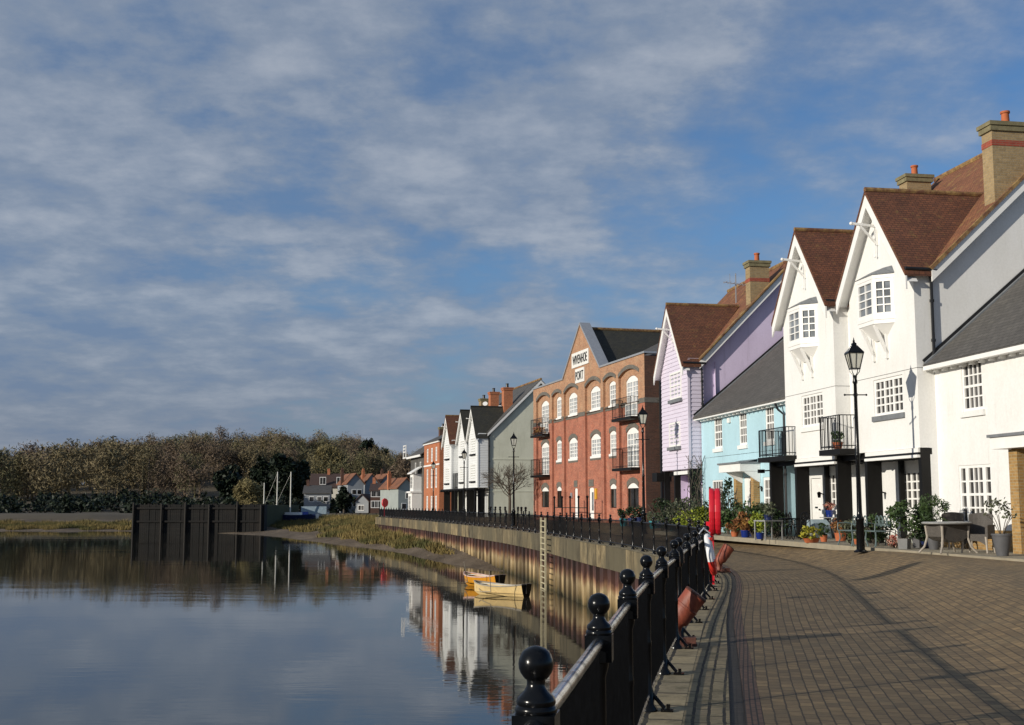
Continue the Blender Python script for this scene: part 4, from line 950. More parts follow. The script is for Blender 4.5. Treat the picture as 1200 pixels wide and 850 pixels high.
mb.box(-.15, .05, .35, .15, .4, 3.1); mb.box(5, 5.2, .35, .15, .4, 3.1); mb.box(9.1, 9.3, .35, .15, .4, 3.1)
H5.part('pergola', mb, 'black_wood')
downpipe(H5, [(-.15, -.75, 8.4), (-.12, -1.1, 8.0), (-.12, -1.1, .5)], .06)
chimney(H5, 1.6, 2.5, 3.0, 3.9, 10.2, 13.2, 'brick_far', capm='brick_far', potc='pipe', pr=.16)
chimney(H5, 8.6, 9.5, 3.3, 4.2, 10.4, 13.4, 'brick_far', capm='brick_far', potc='pipe', pr=.16)
chimney(H5, 14.4, 15.4, 3.6, 4.5, 10.6, 13.2, 'brick_chim', potc='pipe', pr=.16)
mb = MB(); mb.lathe([(.02, -.25), (.18, -.16), (.25, -.08), (.27, -.04)], (0, 0, 0), 12); dsh = H5.part('satellite_dish', mb, 'white', uv=False); dsh.location = (4.2, -3.2, 11.4); dsh.rotation_euler = (R(-60), 0, R(70))
d2 = dsh.copy(); col.objects.link(d2); d2.location = (11.5, -3.4, 12.4)
# orange brick town house and slate house beyond
H6 = House('brick_town_house', 'bright orange brick town house with tall white sash windows and white bands', 'house', F0, 14.5, 'houses along the quay')
mb = MB(); S0, S1 = 17.9, 27.4; ww = [(19.3, 20.5), (22.0, 23.2), (24.7, 25.9)]
mb.wall(rect(S0, S1, .3, 8.7), [rect(a, b, z0, z1) for a, b in ww for z0, z1 in ((6.5, 8.1), (3.5, 5.7), (.9, 2.6))], front(-.3), (0, -.1, 0))
mb.wall(rect(-.3, 10, .3, 8.7), [], side(S0)); mb.wall(rect(-.3, 10, .3, 8.7), [], side(S1)); mb.wall(rect(S0, S1, .3, 8.7), [], front(10)); H6.part('walls', mb, 'brick_far')
mb = MB(); mb.box(S0-.1, S1+.1, .45, .29, 8.55, 8.75); mb.box(S0-.02, S1+.02, .36, .29, 6.0, 6.18); H6.part('white_band', mb, 'white', uv=False)
for a, b in ww:
    for z0, z1 in ((6.5, 8.1), (3.5, 5.7), (.9, 2.6)): window(H6, a, b, z0, z1, -.24, 3, 4, 'glass_pale', sash=True, fw=.12, mw=.06)
mb = MB(); slab_roof(mb, [(S0-.2, .5, 8.8), (S1+.2, .5, 8.8), (S1+.2, -5, 11.4), (S0-.2, -5, 11.4)], .1); slab_roof(mb, [(S0-.2, -5, 11.4), (S1+.2, -5, 11.4), (S1+.2, -10.3, 8.8), (S0-.2, -10.3, 8.8)], .1); H6.part('slate_roof', mb, 'slate_grey')
chimney(H6, 27.0, 27.8, 1.5, 2.4, 8.6, 10.8, 'brick_dk', potc='pipe')
H7 = House('slate_hung_house', 'dark slate hung house with a white bay and white balcony rail at the terrace end', 'house', F0, 14.5, 'houses along the quay')
mb = MB(); S0, S1 = 29.2, 38.5
mb.wall([(S0, .3), (S1, .3), (S1, 7.6), (S0, 7.6)], [rect(31, 32.2, 5.2, 6.8), rect(34.5, 35.8, 5.2, 6.8)], front(0), (0, -.1, 0)); mb.wall([(0, .3), (9, .3), (9, 7.6), (4.5, 10.6), (0, 7.6)], [], side(S0)); mb.wall([(0, .3), (9, .3), (9, 7.6), (4.5, 10.6), (0, 7.6)], [], side(S1)); H7.part('walls', mb, 'slate')
mb = MB(); slab_roof(mb, [(S0-.3, .5, 7.6), (S1+.3, .5, 7.6), (S1+.3, -4.5, 10.9), (S0-.3, -4.5, 10.9)], .12); slab_roof(mb, [(S0-.3, -4.5, 10.9), (S1+.3, -4.5, 10.9), (S1+.3, -9.5, 7.6), (S0-.3, -9.5, 7.6)], .12); H7.part('slate_roof', mb, 'slate')
mb = MB(); mb.box(S0-.2, S1+.2, .55, .4, 7.35, 7.6); H7.part('white_fascia', mb, 'white', uv=False)
for a in (31, 34.5): window(H7, a, a+1.2, 5.2, 6.8, .04, 2, 2)
mb = MB(); mb.box(30.5, 33.2, 1.2, 0, .3, 3.0); mb.box(30.4, 33.3, 1.4, 0, 3.0, 3.2); mb.box(30.7, 33.0, 1.0, 0, 3.2, 5.3); mb.prism([(30.3, 1.3, 5.3), (33.4, 1.3, 5.3), (33.4, 0, 6.1), (30.3, 0, 6.1)], (0, 0, .12)); H7.part('white_bay', mb, 'white', uv=False)
window(H7, 31.0, 32.6, 3.5, 5.0, -1.06, 3, 3, fw=.1); window(H7, 31.0, 32.6, .9, 2.7, -1.26, 3, 3, fw=.1)
mb = MB()
for z in (8.3, 8.7, 9.1): mb.bar((S1+.3, .6, z), (S1+2.2, .6, z), .12)
for x in (S1+.3, S1+2.2): mb.bar((x, .6, 7.6), (x, .6, 9.2), .12)
mb.bar((S1+.2, .6, 7.55), (S1+2.3, .6, 7.55), .16); H7.part('balcony_rail', mb, 'white', uv=False)

# ------------------------------------------------------------------ village houses on the far shore
seed_ = 0
def far_house(name, label, px0, px1, pyb, pye, pyr, d, dep, wall, roof, gable=True, rz=0, wins_=(), cham=True, chimx=None):
    a, b = atd(px0, pyb, d), atd(px1, pyb, d); ze, zr = atd(px0, pye, d).z, atd(px0, pyr, d).z; z0 = min(a.z, .3)-.4
    w_ = b.x-a.x; t = thing(name, label, 'house', ((a.x+b.x)/2, d, z0), R(rz), 'village houses on the far shore'); h = w_/2; e = ze-z0; rr = zr-z0
    mb = MB()
    if gable:                                                  # gable faces us, ridge runs back
        g = [(-h, 0, 0), (h, 0, 0), (h, 0, e), (0, 0, rr), (-h, 0, e)]; mb.prism(g, (0, dep, 0)); mb.build('walls', M[wall], t)
        q = MB()
        for sx in (-1, 1): q.prism([(0, -.35, rr+.05), (sx*(h+.35), -.35, e-.2), (sx*(h+.35), dep+.3, e-.2), (0, dep+.3, rr+.05)], (0, 0, .18))
        q.build('roof', M[roof], t)
    else:
        mb.box(-h, h, 0, dep, 0, e); mb.prism([(-h, 0, e), (-h, dep, e), (-h, dep/2, rr)], (w_, 0, 0)); mb.build('walls', M[wall], t)
        q = MB(); q.prism([(-h-.3, -.4, e-.15), (h+.3, -.4, e-.15), (h+.3, dep/2, rr+.1), (-h-.3, dep/2, rr+.1)], (0, 0, .18)); q.prism([(-h-.3, dep+.4, e-.15), (h+.3, dep+.4, e-.15), (h+.3, dep/2, rr+.1), (-h-.3, dep/2, rr+.1)], (0, 0, .18)); rf_ = q.build('roof', M[roof], t)
    for (u, v, uw, vh, mt) in wins_:
        f = MB(); x, z = -h+u*w_, v*e; f.box(x, x+uw, -.06, .02, z, z+vh); fo = f.build('window', M['white'], t, uv=False)
        p = MB()
        n = max(1, round(uw/.9))
        for k in range(n): p.box(x+.1+k*(uw-.1)/n, x+(k+1)*(uw-.1)/n, -.075, -.05, z+.12, z+vh-.12)
        p.build('pane', M['glass'], fo, uv=False)
    global seed_
    seed_ += 1
    if chimx is not None:
        q = MB(); x = -h+chimx*w_; q.box(x-.32, x+.32, dep*.45, dep*.45+.7, rr*.7, rr+1.0); q.box(x-.37, x+.37, dep*.45-.05, dep*.45+.75, rr+.85, rr+.95)
        for k in (-.2, .2): q.lathe([(.14, 0), (.11, .5)], (x+k*.8, dep*.45+.35, rr+1.0), 8)
        q.build('chimney', M['brick_dk'] if seed_ % 2 else M['brick_far'], t)
    return t
far_house('village_house', 'low pale grey house with a hipped dark roof behind the moored boats', 356, 386, 599, 578, 570, 262, 9, 'far_grey', 'slate', False, 6, ((.2, .55, 1.1, 1.2, 0), (.5, .55, 1.1, 1.2, 0), (.75, .55, 1.1, 1.2, 0)), chimx=.1)
far_house('village_house', 'dark tiled house with two small white dormers and red chimneys above the boats', 363, 407, 596, 571, 556, 285, 9, 'far_cream', 'tile_far_dk', False, 4, ((.25, 1.1, 1.5, 1.8, 0), (.7, 1.1, 1.5, 1.8, 0)), chimx=.45)
far_house('village_house', 'tall pale house with an orange tiled gable, leftmost of the three gables in a row', 407, 426, 599, 567, 555.5, 268, 12, 'far_grey', 'tile_far', True, 19, ((.25, .62, 1.1, 1.2, 0), (.58, .62, 1.1, 1.2, 0), (.3, .2, 1.1, 1.3, 0)), chimx=-.05)
far_house('village_house', 'pale house with an orange tiled gable, middle of the three gables in a row', 428, 443, 598, 566, 556, 282, 12, 'far_grey', 'tile_far', True, 19, ((.3, .62, 1.0, 1.2, 0),), chimx=.2)
far_house('village_house', 'pale house with an orange tiled gable, rightmost of the three gables in a row', 446, 461, 598, 566, 556, 290, 12, 'far_grey', 'tile_far', True, 19, ((.4, .62, 1.0, 1.2, 0),), chimx=.5)
far_house('village_house', 'dark red brick house with wide white windows on the far quay', 434, 459, 600, 575, 567.5, 250, 9, 'brick_dark_far', 'tile_far_dk', False, 3, ((.02, .72, 2.1, 1.2, 0), (.50, .72, 1.7, 1.2, 0), (.02, .25, 2.3, 1.5, 0)), chimx=.1)
far_house('village_house', 'single storey pale house with a lean roof left of the dark brick house', 416, 432, 599, 588, 580, 256, 8, 'far_grey', 'tile_far_dk', True, -10, ((.2, .2, 1.4, 1.2, 0),))
far_house('village_house', 'cream and pale green house with a light orange tiled roof beside the terrace end', 466, 486, 601, 572, 561, 226, 11, 'far_pale', 'tile_far', True, 24, ((.45, .6, .8, 1.3, 0), (.2, .2, 1.0, 1.2, 0)), chimx=-.02)
# far quay wall with posts, and the black tarred wharf on the left
mb = MB(); a, b = V((-39, 236)), V((-16.4, 228)); d_ = (b-a)/14
ft = thing('timber_quay_fence', 'low dark timber quay wall with posts between the boats and the railing end', 'wall', (-28, 232, -3))
mb.prism([(-11, 4, 0), (11.6, -4, 0), (11.6, -4, 2.3), (-11, 4, 2.3)], (0, .3, 0)); mb.build('boarding', M['tar'], ft)
for k in range(15):
    mb = MB(); x = -11+22.6*k/14; y = 4-8*k/14; mb.box(x-.1, x+.1, y-.25, y-.05, 0, 3.0); mb.build('post', M['boat_dark'], ft, uv=False)
mb = MB(); mb.bar((-11, 3.9, 2.85), (11.6, -4.1, 2.85), .12); mb.build('rail', M['boat_dark'], ft, uv=False)
wt = thing('tarred_wharf', 'black tarred timber wharf block standing at the left end of the mud bank', 'wharf', (-38, 184, 0))
mb = MB(); mb.box(-20, 0, .25, 3, -3.4, 1.6); wr = random.Random(4)
for k in range(63): x = -20+k*.32; mb.box(x+.012, x+.315, wr.uniform(0, .09), .3, -3.4, 1.62+wr.uniform(-.12, .14))
for z in (.9, -1.1): mb.box(-20, 0, -.14, .1, z, z+.26)
mb.build('planking', M['tar'], wt)
for k in range(6):
    mb = MB(); x = -.3-k*3.85+.25*math.sin(k*2.1); mb.lathe([(.19, -3.4), (.17, 1.5+.5*math.sin(k*1.7)**2), (.12, 1.6+.5*math.sin(k*1.7)**2)], (x, -.25, 0), 9); mb.build('pile', M['boat_dark'], wt, uv=False)
mb = MB(); mb.box(-57.8, -40, 187, 226, -3, 1.5); tag(mb.build('wharf_ground', M['earth'], uv=False), kind='structure')

# ------------------------------------------------------------------ boats
def hull(L, B, H, keel=.25, sheer=.25, transom=.6, n=12, thick=.04, flare=.75):
    """open boat, bow at +x, built as a lofted shell with an inner skin"""
    mb = MB(); secs = []
    for k in range(n+1):
        t = k/n; w_ = B/2*(transom+(1-transom)*math.sin(min(1, t*1.6)*math.pi/2)) if t < .62 else B/2*max(.015, math.cos((t-.62)/.38*math.pi/2)**.8)
        top = H*(1+sheer*(2*t-.9)**2); bot = keel*max(0, (t-.7)/.3)**2*H*1.6
        x = -L/2+L*t; pr_ = []
        for j in range(9):
            u = j/8*2-1; a = abs(u); yy = w_*(a**.55)*(1 if u > 0 else -1)*(flare+(1-flare)*a); zz_ = bot+(top-bot)*(a**2.2); pr_.append(V((x+.12*L*.3*max(0, t-.8)*a, yy, zz_)))
        secs.append(pr_)
    for k in range(n):
        for j in range(8): mb.face([secs[k][j], secs[k+1][j], secs[k+1][j+1], secs[k][j+1]])
    return mb, secs
def rowboat(label, loc, rz, hullm, trans, inner, gun, L=3.1, B=1.25, H=.5, tilt=0):
    t = thing('rowing_boat', label, 'rowing boat', loc, rz, 'rowing boats by the quay wall'); t.rotation_euler = (tilt, 0, rz)
    mb, S = hull(L, B, H); mb.build('hull', M[hullm], t, smooth=True, uv=False)
    q = MB(); q.face(S[0]); q.face([p+V((-.03, 0, 0)) for p in S[0]]); q.build('transom', M[trans], t, uv=False)
    q = MB()
    for k in range(len(S)-1):
        for e in (0, 8): q.bar(S[k][e], S[k+1][e], .06, .05)
    q.bar(S[0][0], S[0][8], .06, .06); q.build('gunwale', M[gun], t, uv=False)
    q = MB()
    for k in range(len(S)-1):
        a = [S[k][0]*1, S[k+1][0]*1, S[k+1][8]*1, S[k][8]*1]; q.face([V((p.x, p.y*.9, H*.45)) for p in a])
    q.build('floor_boards', M[inner], t, uv=False); q = MB()
    for k in (3, 6): y_ = S[k][8].y*.8; q.box(S[k][0].x-.12, S[k][0].x+.12, -y_, y_, H*.72, H*.78)
    q.build('thwart', M[inner], t, uv=False); q = MB()
    q.tube([(L*.47, 0, H*1.1), (L*.2, .7, H*.5), (-L*.2, 1.5, H*.7), (-L*.3, 2.0, H*2.4)], .018, 5); q.build('mooring_rope', M['boat_grey'], t, uv=False); q = MB()
    q.tube([(-L*.38, -.2, H*1.0), (L*.3, .12, H*1.12)], .025, 6); q.obox((L*.36, .15, H*1.13), (.2, .05, 0), (-.01, .05, 0), (0, 0, .012)); q.build('oar', M['mast'], t, uv=False)
    q = MB(); q.box(-L/2-.12, -L/2+.02, -.14, .14, H*.45, H*1.25); q.build('outboard_bracket', M['boat_dark'], t, uv=False); return t
p = atz(586, 698, WATER); rowboat('cream rowing boat with a dark transom, nearer of the two by the ladder', (p.x, p.y, WATER-.1), R(142), 'boat_cream', 'boat_dark', 'boat_grey', 'boat_grey', 3.2, 1.3, .58)
p = atz(565, 687.5, WATER); rowboat('orange rowing boat with a pale pink gunwale and dark stern, behind the cream boat', (p.x, p.y, WATER-.08), R(132), 'boat_orange', 'boat_dark', 'boat_dark', 'boat_pink', 2.9, 1.3, .62)
def yacht(label, px, pyt, d, L, rz, hullm, boom=True, cover=None, mastonly=False):
    b = atd(px, 600, d); zt = atd(px, pyt, d).z; z0 = mud_z(b.x, d)-.1
    t = thing('moored_yacht', label, 'yacht', (b.x, d, z0), R(rz), 'yachts lying on the mud')
    mb, S = hull(L, L*.32, 1.35, .5, .18, .75, 14); mb.build('hull', M[hullm], t, smooth=True, uv=False)
    q = MB()
    for k in range(14): q.face([S[k][0], S[k+1][0], S[k+1][8], S[k][8]])
    q.face(S[0]); q.build('deck', M['hull_white'], t, uv=False)
    q = MB(); q.prism([(-L*.15, -.7, 1.3), (L*.18, -.5, 1.3), (L*.18, .5, 1.3), (-L*.15, .7, 1.3)], (0, 0, .5)); q.build('cabin', M['hull_white'], t, uv=False)
    q = MB(); h = zt-z0; q.tube([(L*.08, 0, 1.2), (L*.08, 0, h)], [.12, .09], 8); m_ = q.build('mast', M['mast'], t, uv=False)
    if boom:
        q = MB(); q.tube([(L*.08, 0, h-.2), (L*.48, 0, 1.5)], .02, 5)
        q.build('rigging', M['mast'], t, uv=False)
    if cover:
        q = MB(); q.prism([(-L*.4, -.9, 1.35), (-L*.4, .9, 1.35), (-L*.4, 0, 2.3)], (L*.45, 0, 0)); q.build('boom_cover', M[cover], t, uv=False)
    return t
yacht('small dark yacht with a short bare mast, leftmost of the three masts', 311.5, 566, 222, 5.5, 165, 'hull_navy', False)
yacht('yacht with a tall mast and a long forestay, middle of the three masts', 328, 553, 217, 7.5, 170, 'hull_white')
yacht('long navy hulled yacht with a tall mast, rightmost of the three masts', 344.5, 553, 211, 8.5, 172, 'hull_navy')
p = atd(369, 602, 222); t = thing('covered_boat', 'boat under a pale grey blue tarpaulin beside the yachts', 'boat', (p.x, 222, mud_z(p.x, 222)-.1), R(8))
mb, S = hull(5.2, 2.0, 1.0, .4); mb.build('hull', M['hull_white'], t, smooth=True, uv=False); q = MB(); q.prism([(-2.5, -1, .9), (-2.5, 1, .9), (-2.5, .75, 2.1), (-2.5, -.75, 2.3)], (4.6, 0, 0)); q.build('tarpaulin', M['tarp_pale'], t, uv=False)
p = atd(354, 600, 219); mb = MB(); mb.prism([(-1.1, -.7, 0), (-1.1, .7, 0), (-1.1, .3, .8), (-1.1, -.4, .9)], (2.2, 0, .1)); o = mb.build('covered_dinghy', M['tarp'], loc=(p.x, 219, mud_z(p.x, 219)+.5)); tag(o, 'dinghy heaped under a bright blue tarpaulin between the yachts', 'dinghy')
p = atz(267.5, 624.5, WATER); mb = MB(); mb.lathe([(.05, -.3), (.3, -.1), (.34, .15), (.22, .5), (.08, .62)], n=12); tag(mb.build('mooring_buoy', M['buoy'], loc=p, smooth=True, uv=False), 'small white mooring buoy on the water below the tarred wharf', 'buoy')

# ------------------------------------------------------------------ trees and marsh
def crown(mb, c, rx, ry, rz_, n, size, rg, asp=.16, shell=.35, lob=6, up=.3):
    lobes = [(V((rg.gauss(0, 1), rg.gauss(0, 1), rg.gauss(0, 1)+up)).normalized(), rg.uniform(.28, .5)) for _ in range(lob)]
    for _ in range(n):
        if rg.random() < .7:
            d, r = rg.choice(lobes); base = d*(1-r*.8); q = V((rg.gauss(0, 1), rg.gauss(0, 1), rg.gauss(0, 1))).normalized()*r*rg.random()**shell; q = base+q
        else: q = V((rg.gauss(0, 1), rg.gauss(0, 1), rg.gauss(0, 1))).normalized()*rg.random()**shell*.85
        mb.leaf((c[0]+q.x*rx, c[1]+q.y*ry, c[2]+q.z*rz_), size*rg.uniform(.6, 1.4), rg, asp)
def trunk(mb, h, r, rg, n=7, spread=.35, l0=.35):
    mb.tube([(0, 0, -.5), (0, 0, h*.4), (rg.uniform(-.05, .05)*h, 0, h*.75), (rg.uniform(-.08, .08)*h, 0, h)], [r, r*.75, r*.45, r*.12], 7)
    for k in range(n):
        a = rg.uniform(0, 6.28); z = h*rg.uniform(l0, .8); L = h*spread*rg.uniform(.6, 1.1)
        mb.tube([(0, 0, z), (math.cos(a)*L*.5, math.sin(a)*L*.5, z+L*.45), (math.cos(a)*L, math.sin(a)*L, z+L*.95)], [r*.4, r*.25, r*.06], 5)
def far_tree(name, label, px, d, pyt, wpx, crm, n, size, asp, group, seed, twigs=True):
    rg = random.Random(seed); b = atd(px, 596, d); z0 = max(land_z(b.x, d), mud_z(b.x, d) if d < 225 else -9)-.2; h = atd(px, pyt, d).z-z0; rw = wpx/2*d/FPX
    t = thing(name, label, 'tree', (b.x, d, z0), rg.uniform(0, 6), group)
    mb = MB(); trunk(mb, h*.9, h*.022+.1, rg, 10); mb.build('trunk', M['bark'], t, uv=False)
    mb = MB(); crown(mb, (0, 0, h*.58), rw, rw, h*.44, n, size, rg, asp, .4, 9); mb.build('crown', M[crm], t, uv=False)
    return t
far_tree('conifer_tree', 'black green conifer directly behind the leftmost yacht mast', 309, 300, 538, 34, 'conifer', 3200, 1.3, .5, 'dark evergreens behind the yachts', 1)
far_tree('conifer_tree', 'black green conifer behind the middle yacht mast', 330, 296, 533, 36, 'conifer', 3400, 1.3, .5, 'dark evergreens behind the yachts', 2)
far_tree('conifer_tree', 'black green conifer right of the rightmost yacht mast', 350, 300, 540, 30, 'conifer', 3000, 1.3, .5, 'dark evergreens behind the yachts', 3)
far_tree('conifer_tree', 'black green conifer left of the bare round tree by the wharf', 268, 305, 545, 36, 'conifer', 2600, 1.3, .5, 'dark evergreens behind the yachts', 4)
far_tree('pine_tree', 'broad dark pine standing above the hill wood, behind the tiled gables', 432, 390, 517, 30, 'conifer', 2600, 1.5, .5, None, 5)
far_tree('pine_tree', 'small dark pine on the hill to the right of the broad pine', 450, 400, 526, 14, 'conifer', 1000, 1.4, .5, None, 6)
far_tree('bare_tree', 'round bare olive brown tree behind the tarred wharf', 291, 255, 561, 36, 'twig_olive', 4200, 1.2, .14, None, 7)
far_tree('bare_tree', 'wide bare tree of pale olive twigs behind the dark tiled village house', 384, 330, 524, 52, 'twig_olive', 6500, 1.6, .13, None, 8)
far_tree('bare_tree', 'bare purple brown tree behind the cream far house', 470, 300, 535, 34, 'twig_red', 4200, 1.4, .14, None, 9)
far_tree('bare_tree', 'bare pale tree between the wide olive tree and the dark pine', 416, 345, 538, 26, 'twig_red', 3200, 1.4, .14, None, 10)
far_tree('dark_bush', 'dark rounded evergreen bush between the low grey house and the tiled gables', 403, 256, 572, 18, 'conifer', 1500, .9, .55, None, 11)
rg = random.Random(21)
for mt, nm, share in (('twig', 'bare_hill_wood', .8), ('twig_red', 'bare_hill_wood', .3)):
    mb = MB()
    for row, (d, lo) in enumerate(((466, 0), (440, 0), (412, 0), (384, 0), (356, 0), (326, 0))):
        px = -140
        while px < 620:
            px += rg.uniform(9, 15)*(400/d)
            if rg.random() > share or (d < 350 and 235 < px < 375): continue
            b = atd(px, 590, d); h = rg.uniform(11, 15.5); zt = land_z(b.x, d)+h; rw = rg.uniform(4.5, 7)
            crown(mb, (b.x, d+rg.uniform(-8, 8), zt-h*.52), rw, rw*.8, h*.58, 1900 if px > 150 else 900, .85 if px > 150 else 1.3, rg, .20, .45, 9, .5)
            mb.tube([(b.x, d, zt-h*1.5), (b.x, d, zt-h*.3)], [.5, .15], 5, False)
    tag(mb.build(nm, M[mt], uv=False), kind='stuff')
# low hedges and undergrowth along the far shore
mb = MB()
for k in range(150):
    px = rg.uniform(-60, 500); d = rg.uniform(262, 310); b = atd(px, 596, d); z = land_z(b.x, d)
    crown(mb, (b.x, d, z+1.2), rg.uniform(2, 5), 2.5, rg.uniform(1.5, 3.5), 130, 1.1, rg, .4, .5, 4)
tag(mb.build('shore_undergrowth', M['conifer'], uv=False), kind='stuff')
# salt-marsh grass
mb = MB(); rg = random.Random(5)
def marsh_p(x, y):
    d = y-wl_y(x)
    if d < 1: return 0
    near_wall = x > -.152*y-1.5*math.sin(y*.3)
    n_ = math.sin(x*.31+1)+math.sin(y*.17+x*.11)+.6*math.sin(x*.83-y*.4)
    if d > (36 if x > -29 else 19)+3*math.sin(x*.4): return 1
    if near_wall and d > 4.5+1.2*math.sin(x*1.3): return 1
    if x < -57 and d > 5+2*math.sin(x): return 1
    return 1 if (13 < d < 18 and -33 < x < -23 and n_ > -.6) else 0
cnt = 0
while cnt < 70000:
    y = 84+rg.random()**1.3*140; x = rg.uniform(-95, 3)
    lim = q3(arc_of_y(min(y, 155)), -.9, 0).x if y < 156 else -17
    if x > lim or not marsh_p(x, y): continue
    z = mud_z(x, y); h = rg.uniform(.25, .6)*(1.1+.6*math.sin(x*.9+.6*math.sin(y))*math.sin(y*.5)); a = rg.uniform(0, 3.14); w2 = rg.uniform(.03, .08)
    lx, ly = rg.uniform(-.3, .3), rg.uniform(-.3, .3); i = len(mb.v)
    mb.v += [(x-math.cos(a)*w2, y-math.sin(a)*w2, z-.05), (x+math.cos(a)*w2, y+math.sin(a)*w2, z-.05), (x+lx, y+ly, z+h)]; mb.f.append((i, i+1, i+2)); cnt += 1
tag(mb.build('salt_marsh_grass', M['marsh'], uv=False), kind='stuff')

# bare street tree in front of the pale green gable end
def bare_tree(loc, H_):
    rg = random.Random(12); t = thing('street_tree', 'small leafless street tree in front of the pale green gable end', 'tree', loc)
    mb = MB(); mb.tube([(0, 0, 0), (.03, 0, H_*.25), (0, 0, H_*.40)], [.13, .11, .10], 8); mb.build('trunk', M['bark'], t, uv=False)
    mb = MB()
    def br(p, d, L, r, k):
        q = p+d*L; mid = p+d*L*.5+V((rg.gauss(0, .05), rg.gauss(0, .05), 0))*L; mb.tube([p, mid, q], [r, r*.8, r*.55], 5, False)
        if k == 0: return
        for _ in range(4 if k > 1 else 5):
            e = (d+V((rg.gauss(0, .55), rg.gauss(0, .55), rg.gauss(.12, .35)))).normalized(); br(p+d*L*rg.uniform(.55, 1), e, L*rg.uniform(.6, .82), r*.58, k-1)
    for k in range(9):
        a = k*.7+rg.uniform(-.3, .3); d = V((math.cos(a)*.75, math.sin(a)*.75, rg.uniform(.35, 1.1))).normalized(); br(V((0, 0, H_*rg.uniform(.27, .42))), d, H_*.2, .045, 3)
    mb.build('branches', M['bark'], t, uv=False)
p = atd(597, 600, 98); bare_tree((p.x, 98, .3), 6.3)

# ------------------------------------------------------------------ quayside railing
PH = 1.24
def post_mesh():
    mb = MB(); mb.lathe([(.075, 0), (.075, .03), (.05, .06), (.045, .16), (.032, .2), (.03, .5), (.034, .52), (.034, .55), (.03, .57), (.03, .86), (.042, .90), (.045, .93)], n=12)
    a = MB(); a.v = list(mb.v); a.f = list(mb.f)
    a.box(-.062, .062, -.062, .062, .93, 1.05)
    for sg in (-1, 1): a.lathe([(.045, -.008), (.035, .006)], (0, 0, 0), 4)
    a.tube([(0, -.0, .18), (.13, 0, .03)], .018, 6); a.box(.10, .20, -.035, .035, 0, .02); a.bar((.16, 0, 0), (.16, 0, .06), .03)
    return a
def finial_mesh():
    mb = MB(); P = [(.06, 1.05), (.063, 1.058), (.06, 1.068), (.055, 1.072), (.058, 1.08), (.056, 1.092), (.046, 1.102), (.034, 1.114), (.028, 1.126), (.027, 1.136), (.033, 1.146)]
    for k in range(11):
        t = -1.0+k*(math.pi/2+1.0)/10; P.append((max(.002, .052*math.cos(t))+(.0018 if k == 7 else 0), 1.188+.052*math.sin(t)))
    P = sorted(set(P), key=lambda q: q[1]); mb.lathe(P, n=20); return mb
pm = post_mesh(); fm = finial_mesh(); proto_post = proto_fin = None
def add_post(root, p, d, par_rot):
    global proto_post, proto_fin
    if proto_post is None:
        o = pm.build('post', M['iron'], root, smooth=True, uv=False); f = fm.build('finial', M['iron'], o, smooth=True, uv=False); proto_post, proto_fin = o, f
    else:
        o = proto_post.copy(); col.objects.link(o); o.parent = root; f = proto_fin.copy(); col.objects.link(f); f.parent = o
    o.location = (p.x, p.y, 0); o.rotation_euler = (0, 0, math.atan2(d.y, d.x)-R(90)); return o
def rail_bay(root, a0, a1, far):
    n = 4 if not far else 2; P = [q3(a0+(a1-a0)*k/n, 0, 0) for k in range(n+1)]
    mb = MB(); d0 = (P[1]-P[0]).normalized(); P2 = list(P); P2[0] = P[0]+d0*.05; P2[-1] = P[-1]-d0*.05
    mb.tube([p+V((0, 0, 1.015)) for p in P2], .026, 10 if not far else 6); mb.build('handrail', M['worn'] if not far else M['iron_dull'], root, smooth=True, uv=False)
    q = MB(); q.tube([p+V((0, 0, .13)) for p in P2], .018, 6); L = a1-a0; m = int(L/.105)
    for k in range(1, m):
        p = q3(a0+L*k/m, 0, 0); s = .0075; q.obox((p.x, p.y, .565), (s, 0, 0), (0, s, 0), (0, 0, .44))
    q.build('bar_panel', M['iron'] if not far else M['iron_dull'], root, uv=False)
    if not far:
        q = MB(); q.tube([p+V((0, 0, .13)) for p in P2], .0195, 6); q.build('bottom_rail', M['worn'], root, smooth=True, uv=False)
ra = [arc_of_y(3.56)+2.12*k for k in range(-4, 6)]
r1 = thing('quay_railing', 'near black iron railing with ball finials and a worn silver handrail, before the gap', 'railing')
gap0 = ra[-1]
for k, a in enumerate(ra):
    p, d, n = rc(a); add_post(r1, p, d, 0)
    if k: rail_bay(r1, ra[k-1], a, False)
r2 = thing('quay_railing', 'long black iron railing beyond the gap, curving along to the far corner', 'railing')
a = gap0+.95; k = 0; prev = None
while a < LEN-1:
    p, d, n = rc(a); add_post(r2, p, d, 0)
    if prev is not None: rail_bay(r2, prev, a, k > 7)
    prev = a; k += 1; a += 2.12 if k < 72 else 2.12
# iron ladder on the quay wall
aL = arc_of_y(63.0); p, d, n = rc(aL); lt = thing('quay_ladder', 'pale ochre steel ladder fixed upright on the quay wall beside the rowing boats', 'ladder', (p.x-.62*n.x, p.y-.62*n.y, 0), math.atan2(d.y, d.x)-R(90))
mb = MB()
for y in (-.75, .75): mb.bar((0, y, WATER-.3), (0, y, .95), .09, .09)
mb.build('stile', M['ladder'], lt, uv=False); mb = MB()
for k in range(13): mb.bar((0, -.75, -2.7+k*.29), (0, .75, -2.7+k*.29), .05)
mb.build('rungs', M['ladder'], lt, uv=False)
